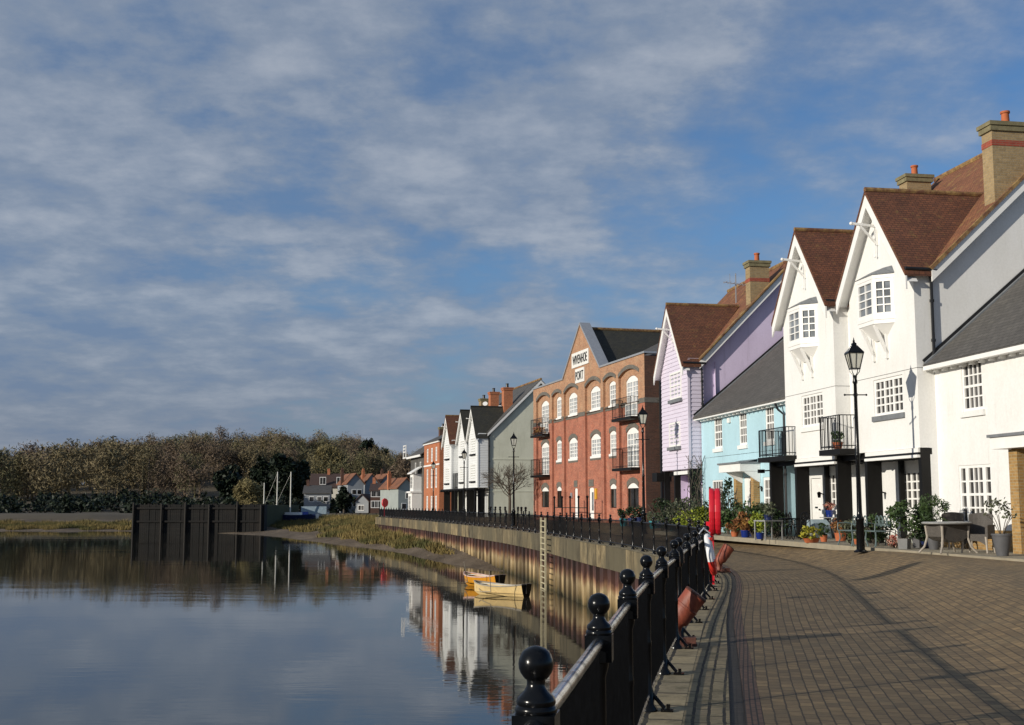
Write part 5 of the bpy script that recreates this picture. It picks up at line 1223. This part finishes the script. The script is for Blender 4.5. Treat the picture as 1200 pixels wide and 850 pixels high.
# mooring bollards: leaning rusty drums on a foot
def bollard(label, x, y, rz, s=1.0):
    t = thing('mooring_bollard', label, 'bollard', (x, y, .005), rz, 'leaning mooring bollards on the quay edge')
    mb = MB(); mb.lathe([(.15, 0), (.15, .035), (.10, .05), (.09, .09)], n=10); mb.box(-.2, .2, -.1, .1, 0, .03)
    for sx in (-.16, .16): mb.lathe([(.03, .03), (.03, .065)], (sx, .0, 0), 6)
    mb.box(.05, .19, -.06, .06, .03, .10); mb.build('foot', M['rust_dk'], t, uv=False)
    ax = V((.60, .0, .80)).normalized(); o = V((-.06, 0, .04)); e = o+V((.0, 0, .22)); mb = MB()
    mb.tube([o, o+V((0, 0, .03)), o+V((0, 0, .12)), o+V((0, 0, .17)), e+ax*.01, e+ax*.06, e+ax*.10, e+ax*.22, e+ax*.225, e+ax*.25, e+ax*.255, e+ax*.40, e+ax*.42], [.10, .078, .072, .085, .118, .134, .138, .139, .146, .146, .139, .140, .144], 22)
    d_ = mb.build('drum', M['rust'], t, smooth=True, uv=False); mb = MB()
    mb.lathe([(.142, 0), (.148, .012), (.135, .03), (.05, .033)], n=18); c_ = mb.build('end_cap', M['rust_dk'], d_, uv=False, smooth=True); c_.location = e+ax*.42; c_.rotation_euler = V(ax).to_track_quat('Z', 'Y').to_euler()
    t.scale = (s, s, s); return t
p = atz(795, 757, 0); bollard('rust red bollard leaning over the quay stones, the nearer one beside the railing', p.x+.02, p.y, R(-8), .98)
p = atz(836, 672, 0); bollard('rust red bollard leaning beside the red life buoy post', p.x+.25, p.y+.3, R(12), 1.0)
p = atz(1192, 846, .12); t = thing('drain_cover', 'dark square iron drain cover set in the paving at the lower right corner', 'drain cover', (p.x, p.y, gz(2.95)+.006), R(14))
mb = MB(); mb.box(-.42, .42, -.36, .36, 0, .012); mb.build('frame', M['rust_dk'], t, uv=False); mb = MB()
for k in range(9): mb.box(-.37+k*.085, -.31+k*.085, -.31, .31, .012, .02)
mb.box(-.37, .37, -.02, .02, .012, .018); mb.build('grate', M['iron_dull'], t, uv=False)
# life buoy housing seen edge-on
def lifebuoy_post(loc, label, rz, s=1):
    t = thing('life_buoy_housing', label, 'life buoy housing', loc, rz); t.scale = (s,)*3
    mb = MB(); mb.box(-.085, .0, -.045, .045, 0, .98); mb.lathe([(.11, 0), (.11, .02), (.06, .03)], n=12); mb.build('post', M['iron'], t, uv=False)
    mb = MB(); mb.prism([(.006, -.03, .05), (.06, -.03, .05), (.06, -.03, 1.1), (.006, -.03, 1.1)], (0, .06, 0)); mb.prism([(-.07, -.035, .92), (.06, -.035, .9), (.03, -.035, 1.3), (-.09, -.035, 1.3)], (0, .07, 0)); mb.build('stem', M['red_plastic'], t, uv=False)
    for sx, x0, x1, zz0 in ((-1, -.02, .093, 1.02), (1, .096, .21, 1.06)):
        mb = MB(); n = 22; r = .44; zc = 1.50; secs = []
        for dx, k in ((x0, .955), (x0+(x1-x0)*.18, .99), ((x0+x1)/2, 1.0), (x1-(x1-x0)*.18, .99), (x1, .955)):
            secs.append([V((dx, math.cos(2*math.pi*j/n)*r*.82*k, zc+math.sin(2*math.pi*j/n)*r*1.08*k)) for j in range(n)])
        for a, b in zip(secs, secs[1:]):
            for j in range(n): mb.face([a[j], a[(j+1) % n], b[(j+1) % n], b[j]])
        mb.face(secs[0]); mb.face(secs[-1]); mb.build('shell', M['red_plastic'], t, smooth=True, uv=False)
    mb = MB(); mb.box(-.02, .02, -.05, .05, 1.93, 2.0); mb.build('hinge', M['rust_dk'], t, uv=False); return t
p = atz(834, 688, 0); lifebuoy_post((p.x, p.y, 0), 'red plastic life buoy housing on a black post, nearest beside the railing end', R(-10))
p = atd(450.5, 604, 150); lifebuoy_post((p.x, 150, .1), 'small distant red life buoy housing at the far end of the railing', R(-60), 1.15)
# red and white life ring hanging on the railing
a = arc_of_y(20.6); p, d, n = rc(a); t = thing('life_ring', 'red and white life ring hanging edge-on from the railing', 'life ring', (p.x+.17*n.x, p.y+.17*n.y, .80), math.atan2(d.y, d.x))
for nm, t0, t1, mt in (('white_half', -20, 200, 'white_cloth'), ('red_half', 200, 340, 'red_cloth')):
    mb = MB(); mb.tube([(.27*math.cos(R(t0+(t1-t0)*k/14)), .05*math.sin(R(t0+(t1-t0)*k/14)), .30*math.sin(R(t0+(t1-t0)*k/14))) for k in range(15)], .055, 10); mb.build(nm, M[mt], t, smooth=True, uv=False)
mb = MB()
for k in (60, 120): mb.lathe([(.057, -.03), (.06, 0), (.057, .03)], (.27*math.cos(R(k)), 0, .30*math.sin(R(k))), 8)
mb.build('red_band', M['red_cloth'], t, uv=False)
mb = MB(); mb.tube([(0, 0, .36), (-.1, .1, .45), (-.3, .17, .36)], .012, 5); mb.build('rope', M['white_cloth'], t, uv=False)

# ------------------------------------------------------------------ street lamps
def lamp(label, loc, H_=5.4, first=[None]):
    if first[0] is None:
        t = thing('street_lamp', label, 'street lamp', loc, 0, 'street lamps along the quay')
        mb = MB(); mb.lathe([(.19, 0), (.19, .03), (.15, .06), (.115, .08), (.105, .85), (.125, .88), (.125, .93), (.085, .98), (.072, 1.1), (.058, 2.6), (.07, 2.63), (.07, 2.68), (.055, 2.72), (.045, H_-1.15), (.065, H_-1.12), (.065, H_-1.07), (.05, H_-1.0), (.06, H_-.92), (.045, H_-.9)], n=14); mb.build('column', M['iron'], t, smooth=True, uv=False)
        mb = MB(); mb.tube([(-.30, 0, H_-1.45), (.30, 0, H_-1.45)], .018, 6)
        for x in (-.3, .3): mb.sphere((x, 0, H_-1.45), .032, 8, 5)
        mb.lathe([(.06, H_-1.49), (.06, H_-1.41)], n=8); mb.build('ladder_bar', M['iron'], t, uv=False)
        ln = MB(); z0, z1 = H_-.72, H_-.28; b, u = .115, .205
        for sx, sy in ((1, 1), (1, -1), (-1, 1), (-1, -1)):
            ln.bar((sx*b, sy*b, z0), (sx*u, sy*u, z1), .024); ln.tube([(sx*b, sy*b, z0), (sx*.10, sy*.10, z0-.09), (sx*.03, sy*.03, z0-.2)], .012, 5)
        ln.box(-b-.015, b+.015, -b-.015, b+.015, z0-.02, z0+.015)
        for k in range(4):
            c, s = ((1, 0), (0, 1), (-1, 0), (0, -1))[k]; e0 = V((c*u-s*u, s*u+c*u, z1)); e1 = V((c*u+s*u, s*u-c*u, z1)); ln.bar(e0, e1, .035)
            m0 = V((c*b, s*b, z0)); m1 = V((c*u, s*u, z1)); ln.bar(m0, m1, .012)
        lo = ln.build('lantern', M['iron'], t, uv=False)
        g = MB(); P0 = [(sx*(b-.008), sy*(b-.008), z0) for sx, sy in ((1, 1), (-1, 1), (-1, -1), (1, -1))]; P1 = [(sx*(u-.012), sy*(u-.012), z1) for sx, sy in ((1, 1), (-1, 1), (-1, -1), (1, -1))]
        for k in range(4): g.face([P0[k], P0[(k+1) % 4], P1[(k+1) % 4], P1[k]])
        g.build('lantern_glass', M['lamp_glass'], lo, uv=False)
        r = MB(); r.lathe([(.30, z1+.01), (.295, z1+.03), (.11, z1+.21), (.085, z1+.22), (.085, z1+.27), (.03, z1+.31), (.04, z1+.345), (.02, z1+.37), (.008, z1+.44)], n=4, rot=R(45)); r.build('lantern_roof', M['iron'], lo, uv=False)
        first[0] = t
    else: t = copy_tree(first[0]); t.location = loc; t['label'] = label
    return t
p = atz(1013, 645, .36); lamp('tall black street lamp with a square lantern in front of the gabled white house', (9.56, 33.12, .34), 5.78)
for px, pyt, ztop, label in ((753, 487, 5.75, 'black street lamp in front of the right end of the brick warehouse'), (602, 515, 5.75, 'black street lamp beside the leafless street tree'), (544, 532, 5.75, 'black street lamp in front of the white weatherboarded gables'), (508, 545, 5.75, 'most distant street lamp, in front of the bright orange town house')):
    r_ = ray(px, pyt); d_ = (ztop-EYE)/r_.z; lamp(label, (r_.x*d_, r_.y*d_, .3), 5.78)

# ------------------------------------------------------------------ pots and plants
PV = .457
def gp(px, py, z=PV):
    p = atz(px, py, z); return V((p.x, p.y, z))
def onfront(px, D, z=.45):
    r = ray(px, 600); P = H1.P0+H1.inn*D; k = (H1.inn.x*P.x+H1.inn.y*P.y)/(H1.inn.x*r.x+H1.inn.y*r.y); return V((r.x*k, r.y*k, z))
def potted(label, px, py, potm, ph, pr0, pr1, leafm, rx, rz_, n, size, shape='round', seed=0, asp=.5, z=PV, cat='potted plant', name='potted_plant', group='potted plants by the houses', stalk=0, off=0, loc=None):
    if px: ph *= .62; pr0 *= .55; pr1 *= .55; rx *= .82; rz_ *= .9; size *= .85; stalk *= .8
    rg = random.Random(seed+100); loc = loc or gp(px, py, z); t = thing(name, label, cat, loc, rg.uniform(0, 1), group)
    mb = MB()
    if shape == 'square': mb.lathe([(pr0, 0), (pr1, ph*.97), (pr1*1.03, ph), (pr1*.88, ph), (pr1*.86, ph*.85)], n=4, rot=R(45))
    elif shape == 'trough': 
        mb.lathe([(pr0*.9, 0), (pr1, ph*.9), (pr1*1.05, ph), (pr1*.9, ph), (pr1*.88, ph*.8)], n=16)
        mb.v = [(x*1.0, y*.62, z_) for x, y, z_ in mb.v]
    else: mb.lathe([(pr0, 0), ((pr0+pr1)/2*1.03, ph*.5), (pr1, ph*.9), (pr1*1.08, ph*.92), (pr1*1.08, ph), (pr1*.92, ph), (pr1*.88, ph*.86)], n=18)
    mb.build('pot', M[potm], t, smooth=(shape != 'square'), uv=False)
    q = MB()
    if stalk:
        for k in range(7): a = rg.uniform(0, 6.28); q.tube([(0, 0, ph*.8), (math.cos(a)*rx*.4, math.sin(a)*rx*.4, ph+stalk*.6), (math.cos(a)*rx*.7, math.sin(a)*rx*.7, ph+stalk)], .009, 4)
        q.build('stems', M['bark'], t, uv=False); q = MB()
    crown(q, (0, 0, ph+stalk*.75+rz_*.75), rx, rx*(.65 if shape == 'trough' else 1), rz_, n, size, rg, asp, .5, 6)
    if not stalk: crown(q, (0, 0, ph+rz_*.1), pr1*.9, pr1*.9, rz_*.3, n//5, size, rg, asp, .5, 3)
    q.build('foliage', M[leafm], t, uv=False); return t
potted('long terracotta pot of yellow green foliage on the pavement edge', 951, 636, 'pot_clay', .22, .5, .58, 'leaf_yel', .62, .26, 420, .11, 'trough', 1)
potted('small round terracotta pot with dark green leaves right of the long terracotta pot', 965.5, 635, 'pot_clay', .34, .17, .22, 'leaf_mid', .34, .26, 260, .10, seed=2)
potted('large terracotta pot with russet and straw coloured leaves', 985, 634, 'pot_clay', .42, .27, .34, 'leaf_brown', .5, .36, 420, .11, seed=3)
potted('small terracotta pot on the pavement under the green metal bench', 1003, 638, 'pot_clay', .26, .14, .19, 'leaf_mid', .28, .25, 180, .09, seed=4)
potted('square grey stone planter with a leafy dark shrub', 1060, 643.5, 'pot_grey', .45, .30, .36, 'leaf_mid', .62, .55, 800, .12, 'square', 5, stalk=.25)
potted('dark grey square planter of low ground plants', 1076, 642, 'pot_dkgrey', .42, .24, .3, 'leaf_dk', .5, .4, 420, .1, 'square', 6)
potted('tapered grey pot of tall spiky green rosemary behind the wicker table', 1093, 640.5, 'pot_dkgrey', .72, .22, .36, 'leaf_mid', .55, .68, 1100, .14, seed=7, asp=.25, loc=onfront(1093, -.75, PV))
potted('tall grey tapered planter with a thin olive bush beside the brick pier', 1175, 651.5, 'pot_dkgrey', .82, .24, .40, 'leaf_olive', .5, .38, 170, .11, 'round', 8, stalk=.55)
potted('dark climbing plant in a black pot against the porch post', 1084, 639, 'pot_navy', .3, .18, .22, 'leaf_dk', .42, .72, 650, .13, seed=9, asp=.4, loc=onfront(1083, -.5, PV))
potted('cobalt blue pot of russet leaves in front of the blue cottage', 873.5, 630, 'pot_blue', .42, .24, .30, 'leaf_brown', .55, .42, 480, .13, seed=10)
potted('navy pot with dark leaves right behind the cobalt pot of russet leaves', 882, 629, 'pot_navy', .5, .24, .31, 'leaf_dk', .5, .4, 420, .12, seed=11)
potted('small bright blue pot with lime leaves beside the grey plant stand', 890.5, 632, 'pot_blue', .36, .19, .25, 'leaf_lime', .42, .5, 460, .12, seed=12)
potted('terracotta pot of straw coloured leaves low beside the shrubs', 861, 629, 'pot_clay', .3, .2, .26, 'leaf_brown', .5, .3, 300, .12, seed=13)
potted('orange terracotta pot among the shrubs, seen just over the railing corner', 802, 622, 'pot_clay', .62, .26, .34, 'leaf_lime', .6, .4, 420, .13, seed=14, z=.42)
potted('second orange terracotta pot among the shrubs, right of the first over the railing corner', 810, 622, 'pot_clay', .62, .26, .33, 'leaf_mid', .5, .35, 380, .13, seed=15, z=.42)
for k, (px, py, m, s, lab) in enumerate(((731, 618.5, 'pot_teal', 1.0, 'teal glazed pot with a clipped dark bush in front of the warehouse window'), (741, 619, 'pot_navy', 1.1, 'navy glazed pot left of the warehouse street lamp'), (750, 619, 'pot_navy', 1.15, 'navy glazed pot with a round dark bush right at the warehouse street lamp'))):
    potted(lab, px, py, m, .85*s, .32, .45, 'leaf_dk', .5, .42, 380, .16, seed=20+k, z=.3)
for k, (px, py, m, lab) in enumerate(((766, 621.5, 'pot_teal', 'dark teal glazed pot of brown stems behind the railing by the lilac house'), (774, 621, 'pot_navy', 'navy pot close behind the dark teal pot'), (787, 625.5, 'pot_teal', 'pale teal glazed pot nearest to the railing corner'))):
    potted(lab, px, py, m, .78, .32, .42, 'leaf_olive', .5, .35, 220, .14, seed=30+k, z=.3)
# shrubs growing in front of the lilac and blue houses
def shrub(label, px, D, w_, h, lm, n, size, seed, name='shrub', z=.42, asp=.5, dy=.6):
    rg = random.Random(seed); loc = onfront(px, D); t = thing(name, label, 'shrub', loc, 0, 'shrubs in front of the houses')
    mb = MB()
    for k in range(9): a = rg.uniform(0, 6.28); mb.tube([(0, 0, -.1), (math.cos(a)*w_*.2, math.sin(a)*w_*.2, h*.4), (math.cos(a)*w_*.4, math.sin(a)*w_*.35, h*.8)], [.03, .02, .008], 5)
    mb.build('stems', M['bark'], t, uv=False)
    mb = MB(); crown(mb, (0, 0, h*.5), w_/2, dy, h*.5, n, size, rg, asp, .45, 11); mb.build('foliage', M[lm], t, uv=False); return t
shrub('large dark brown green shrub beside the warehouse corner', 783, -.9, 2.4, 1.5, 'leaf_dk', 1500, .13, 1)
shrub('dark olive shrub filling the space below the lilac porch', 803, -.8, 2.0, 1.5, 'leaf_olive', 1300, .12, 2)
shrub('bright lime green shrub in front of the lilac house', 818, -1.5, 2.0, 1.15, 'leaf_lime', 1300, .12, 3)
shrub('dark shrub directly behind the red life buoy housing', 836, -.9, 1.7, 1.55, 'leaf_dk', 1300, .13, 4)
shrub('tall thin shrub beside the blue cottage porch pier', 853, -.6, 1.0, 2.3, 'leaf_dk', 700, .13, 5, dy=.4)
shrub('broad mid green shrub below the blue cottage porch', 866, -1.0, 1.9, 1.3, 'leaf_mid', 1500, .13, 6)
shrub('glossy mid green shrub in front of the blue cottage wall', 884, -1.0, 1.8, 1.3, 'leaf_mid', 1500, .13, 7)
shrub('low dark shrub behind the black iron table', 906, -.7, 1.5, 1.0, 'leaf_dk', 1000, .12, 8)
shrub('grey green fern like plant behind the green metal bench', 1000, -.9, .9, .8, 'leaf_olive', 600, .12, 9, dy=.35)
shrub('soft green plant behind the green metal bench, right of the street lamp', 1026, -.8, 1.0, .95, 'leaf_mid', 700, .10, 10, dy=.35)
shrub('low trailing plant with pale flowers left of the square stone planter', 1046, -1.2, .6, .35, 'petal_red', 380, .07, 11, dy=.3)
# climber on the lilac porch post
rg = random.Random(77); o3 = H4.world(20.85, .25); t = thing('climbing_plant', 'thin bare climbing plant on the corner between lilac and blue houses', 'climbing plant', (o3.x, o3.y, .42))
mb = MB()
for k in range(12):
    P = [V((0, 0, 0))]
    for j in range(9): P.append(P[-1]+V((rg.gauss(0, .12), rg.gauss(0, .12), .38)))
    mb.tube(P, .014, 4)
mb.build('stems', M['bark'], t, uv=False); mb = MB()
for k in range(300): z = rg.uniform(.4, 3.2); mb.leaf((rg.gauss(0, .22), rg.gauss(0, .22), z), .1, rg)
mb.build('foliage', M['leaf_dk'], t, uv=False)

# ------------------------------------------------------------------ furniture
def wicker_chair(label, loc, rz):
    t = thing('wicker_chair', label, 'chair', loc, rz, 'grey wicker armchairs')
    mb = MB(); mb.box(-.28, .28, -.26, .26, .34, .46)
    ar = [(-.28, .36)]+[(-.28+.56*k/8, .36-.13+.13*abs(k/4-1)**1.5+.0 if False else .20+.14*(1-math.sin(math.pi*k/8))) for k in range(9)]+[(.28, .36)]
    mb.prism([(-.28, .27, .36)]+[(x, .27, .36-.0-(.06+.12*(abs(k-4)/4)**2)) for k, x in enumerate([-.28+.07*j for j in range(9)])]+[(.28, .27, .36)], (0, -.03, 0)); mb.build('seat', M['wicker'], t)
    mb = MB(); n = 7; secs = []
    for k in range(n):
        x = -.29+.58*k/(n-1); c = (2*k/(n-1)-1)**2; secs.append([(x, -.24+.06*c, .34), (x, -.33+.09*c, .98-.04*c), (x, -.38+.09*c, .97-.04*c), (x, -.29+.06*c, .34)])
    for a, b in zip(secs, secs[1:]):
        for j in range(4): mb.face([a[j], a[(j+1) % 4], b[(j+1) % 4], b[j]])
    mb.face(secs[0]); mb.face(secs[-1]); mb.build('backrest', M['wicker'], t)
    for sx in (-1, 1):
        mb = MB(); mb.box(sx*.27, sx*.33, -.26, .28, .36, .66); mb.box(sx*.255, sx*.345, -.28, .30, .65, .69); mb.build('armrest', M['wicker'], t)
        for y in (-.24, .26): mb = MB(); mb.tube([(sx*.28, y, .40), (sx*.29, y, .2), (sx*.31, y*1.12, 0)], [.035, .028, .022], 7); mb.build('leg', M['wicker_leg'], t, uv=False)
    return t
inn = H1.inn; face_river = R(90+AG)   # chair fronts look to local +y
wicker_chair('grey wicker armchair tucked behind the oval table with its back to the house wall', gp(1122, 643.5), R(178))
wicker_chair('grey wicker armchair at the right end of the oval table', gp(1147, 648), R(140))
t = thing('oval_table', 'oval grey garden table with splayed curved legs on the pavement', 'table', gp(1111, 648), R(20))
mb = MB(); mb.lathe([(.02, .70), (.62, .70), (.66, .72), (.66, .745), (.62, .76)], n=28); mb.v = [(x, y*.75, z) for x, y, z in mb.v]; mb.build('tabletop', M['tabletop'], t, uv=False)
mb = MB(); mb.prism([(-.42, .3, .69), (-.38, .3, .40), (-.2, .3, .30), (0, .3, .27), (.2, .3, .30), (.38, .3, .40), (.42, .3, .69)], (0, -.6, 0)); mb.build('woven_apron', M['wicker'], t)
for sx in (-1, 1):
    for sy in (-1, 1): mb = MB(); mb.tube([(sx*.40, sy*.3, .66), (sx*.38, sy*.28, .38), (sx*.44, sy*.32, .15), (sx*.55, sy*.4, 0)], [.035, .03, .028, .024], 7); mb.build('leg', M['wicker_leg'], t, uv=False)
def iron_chair(label, loc, rz, mt, nm='bistro_chair', grp='ornate black iron chairs'):
    t = thing(nm, label, 'chair', loc, rz, grp)
    mb = MB(); mb.lathe([(.02, .43), (.21, .43), (.22, .445), (.21, .46)], n=16); mb.build('seat', M[mt], t, uv=False)
    mb = MB(); mb.tube([(.20*math.cos(R(a)), -.19, .62+.30*math.sin(R(a))*1.0+.0) for a in range(0, 181, 15)], .016, 6); mb.tube([(-.2, -.19, .45), (-.2, -.19, .63)], .016, 6); mb.tube([(.2, -.19, .45), (.2, -.19, .63)], .016, 6)
    for k, (cx_, cz, rr) in enumerate(((-.08, .66, .08), (.08, .66, .08), (0, .8, .08), (0, .55, .06))): mb.tube([(cx_+rr*math.cos(R(a)), -.19, cz+rr*math.sin(R(a))) for a in range(0, 361, 30)], .011, 5)
    mb.build('backrest', M[mt], t, uv=False)
    for sx in (-1, 1):
        mb = MB(); mb.tube([(sx*.2, -.17, .66), (sx*.25, .0, .68), (sx*.24, .14, .64), (sx*.2, .15, .45)], .014, 6); mb.build('armrest', M[mt], t, uv=False)
        for sy in (-1, 1): mb = MB(); mb.tube([(sx*.17, sy*.16, .44), (sx*.15, sy*.14, .2), (sx*.21, sy*.2, 0)], .016, 6); mb.build('leg', M[mt], t, uv=False)
    return t
def round_table(label, loc, mt, r=.45, h=.72, nm='bistro_table'):
    t = thing(nm, label, 'table', loc); mb = MB(); mb.lathe([(.02, h-.03), (r, h-.03), (r+.01, h-.015), (r, h)], n=22); mb.build('tabletop', M[mt], t, uv=False)
    for k in range(3): a = k*2.09; mb = MB(); mb.tube([(0, 0, h-.04), (.08*math.cos(a), .08*math.sin(a), .35), (.12*math.cos(a), .12*math.sin(a), .2), (.32*math.cos(a), .32*math.sin(a), 0)], .018, 6); mb.build('leg', M[mt], t, uv=False)
    return t
iron_chair('black ornate iron chair by the white door, left of the black iron table', gp(920, 632), R(60), 'iron')
iron_chair('black ornate iron chair in front of the porch post, right of the black iron table', gp(940, 633), R(130), 'iron')
iron_chair('black ornate iron chair set close behind the black iron table', gp(931, 629), R(95), 'iron')
round_table('round black iron table between the ornate black chairs', gp(929, 632), 'iron')
t = thing('plant_stand', 'square grey metal plant stand on thin legs in front of the blue cottage', 'plant stand', gp(901, 633), R(30)); mb = MB(); mb.box(-.4, .4, -.28, .28, .62, .66); mb.build('top', M['tabletop'], t, uv=False)
for sx in (-1, 1):
    for sy in (-1, 1): mb = MB(); mb.bar((sx*.37, sy*.25, 0), (sx*.37, sy*.25, .62), .04); mb.build('leg', M['tabletop'], t, uv=False)
c_ = gp(901, 633); potted('low leafy plant in a small dark pot on the grey metal stand', 0, 0, 'pot_navy', .18, .12, .15, 'leaf_olive', .4, .25, 260, .1, seed=40, loc=V((c_.x, c_.y, PV+.662)))
# green metal bench and chairs beyond the lamp
def bench(label, loc, rz, L):
    t = thing('garden_bench', label, 'bench', loc, rz)
    mb = MB()
    for k in range(5): mb.box(-L/2, L/2, -.2+k*.095, -.13+k*.095, .42, .445)
    mb.build('seat', M['bistro'], t, uv=False); mb = MB()
    for k in range(4): x0 = -L/2+L*k/4; mb.tube([(x0+L/8-L/8*math.cos(R(a)), -.22, .62+.24*math.sin(R(a))) for a in range(0, 181, 20)], .018, 6); mb.tube([(x0+L/8+.09*math.cos(R(a)), -.22, .64+.09*math.sin(R(a))) for a in range(0, 361, 40)], .011, 5)
    mb.bar((-L/2, -.22, .6), (L/2, -.22, .6), .03); mb.build('backrest', M['bistro'], t, uv=False)
    for sx in (-1, 1):
        mb = MB(); mb.tube([(sx*L/2, -.22, .62), (sx*L/2, .0, .66), (sx*L/2, .24, .64), (sx*L/2, .25, .44)], .018, 6); mb.build('armrest', M['bistro'], t, uv=False)
        for y in (-.2, .22): mb = MB(); mb.tube([(sx*(L/2-.03), y, .43), (sx*(L/2-.05), y*.9, .2), (sx*(L/2), y*1.15, 0)], .022, 6); mb.build('leg', M['bistro'], t, uv=False)
    return t
bench('grey green metal garden bench left of the street lamp', gp(1000, 639.5), R(95), 1.1)
bench('grey green metal garden bench right of the street lamp', gp(1027, 640.5), R(95), 1.1)
iron_chair('grey green metal chair with a looped back beside the low trailing plant', gp(1041, 639), R(100), 'bistro', 'garden_chair', 'green metal chairs')
round_table('small pale round table carrying the blue flower pot by the gabled house window', gp(973, 631), 'tabletop', .34, .74, 'side_table')
c_ = gp(973, 631); potted('small cobalt pot of red and pale flowers on the round table', 0, 0, 'pot_blue', .24, .10, .14, 'petal_red', .22, .17, 200, .07, seed=41, loc=V((c_.x, c_.y, PV+.742)))
t = thing('draped_chair', 'low chair under a pale blue grey cover behind the yellow green plants', 'chair', gp(960, 631), R(100)); mb = MB(); mb.prism([(-.4, -.3, 0), (.4, -.3, 0), (.36, -.25, .5), (.2, -.2, .66), (-.2, -.2, .66), (-.36, -.25, .5)], (0, .55, 0)); mb.build('cover', M['tarp_pale'], t, uv=False); mb = MB(); mb.box(-.38, .38, .25, .34, 0, .3); mb.build('front_frame', M['metal_pale'], t, uv=False)
# pot on the white house balcony
b_ = H1.world(4.75, -.3, 3.43); potted('small terracotta pot with a green plant on the black balcony between the gables', 0, 0, 'pot_clay', .2, .12, .17, 'leaf_mid', .26, .22, 200, .09, seed=42, loc=b_)
# thin black bollards along the far road
pb = None
for k, (px, d, lab) in enumerate(((575, 104, 'leftmost of the thin black road bollards before the pale green wall'), (580.5, 101, 'thin black road bollard, second from the left before the pale green wall'), (586, 98, 'thin black road bollard, third from the left before the pale green wall'), (592, 95, 'thin black road bollard just left of the leafless tree'), (607, 92, 'thin black road bollard right after the lamp beside the leafless tree'), (611, 89, 'thin black road bollard, second right of the leafless tree'), (616, 86, 'thin black road bollard nearest the warehouse corner'))):
    b = atd(px, 605, d)
    if pb is None:
        pb = thing('road_bollard', lab, 'bollard', (b.x, d, .2), 0, 'thin black bollards along the far road'); mb = MB(); mb.lathe([(.09, 0), (.09, .08), (.055, .12), (.05, .95), (.085, .98), (.085, 1.05), (.05, 1.08)], n=10); mb.build('post', M['iron'], pb, smooth=True, uv=False); mb = MB(); mb.sphere((0, 0, 1.17), .10, 10, 7); mb.build('ball', M['iron'], pb, smooth=True, uv=False)
    else: c = copy_tree(pb); c.location = (b.x, d, .2); c['label'] = lab
# entrance railing in front of the warehouse doors
e0, e1 = W.world(15.6, -1.2), W.world(7.9, -1.2); t = thing('entrance_railing', 'thin black iron handrail with tall posts before the warehouse doors', 'railing', (e0.x, e0.y, .35), math.atan2(e1.y-e0.y, e1.x-e0.x)); L = (e1-e0).length
for k in range(5): mb = MB(); mb.tube([(L*k/4, 0, 0), (L*k/4, 0, 1.75)], .06, 8); mb.sphere((L*k/4, 0, 1.8), .1, 8, 6); mb.build('post', M['iron'], t, uv=False)
mb = MB(); mb.bar((0, 0, 1.05), (L, 0, 1.05), .05); mb.bar((0, 0, .5), (L, 0, .5), .04); mb.build('handrail', M['iron'], t, uv=False)
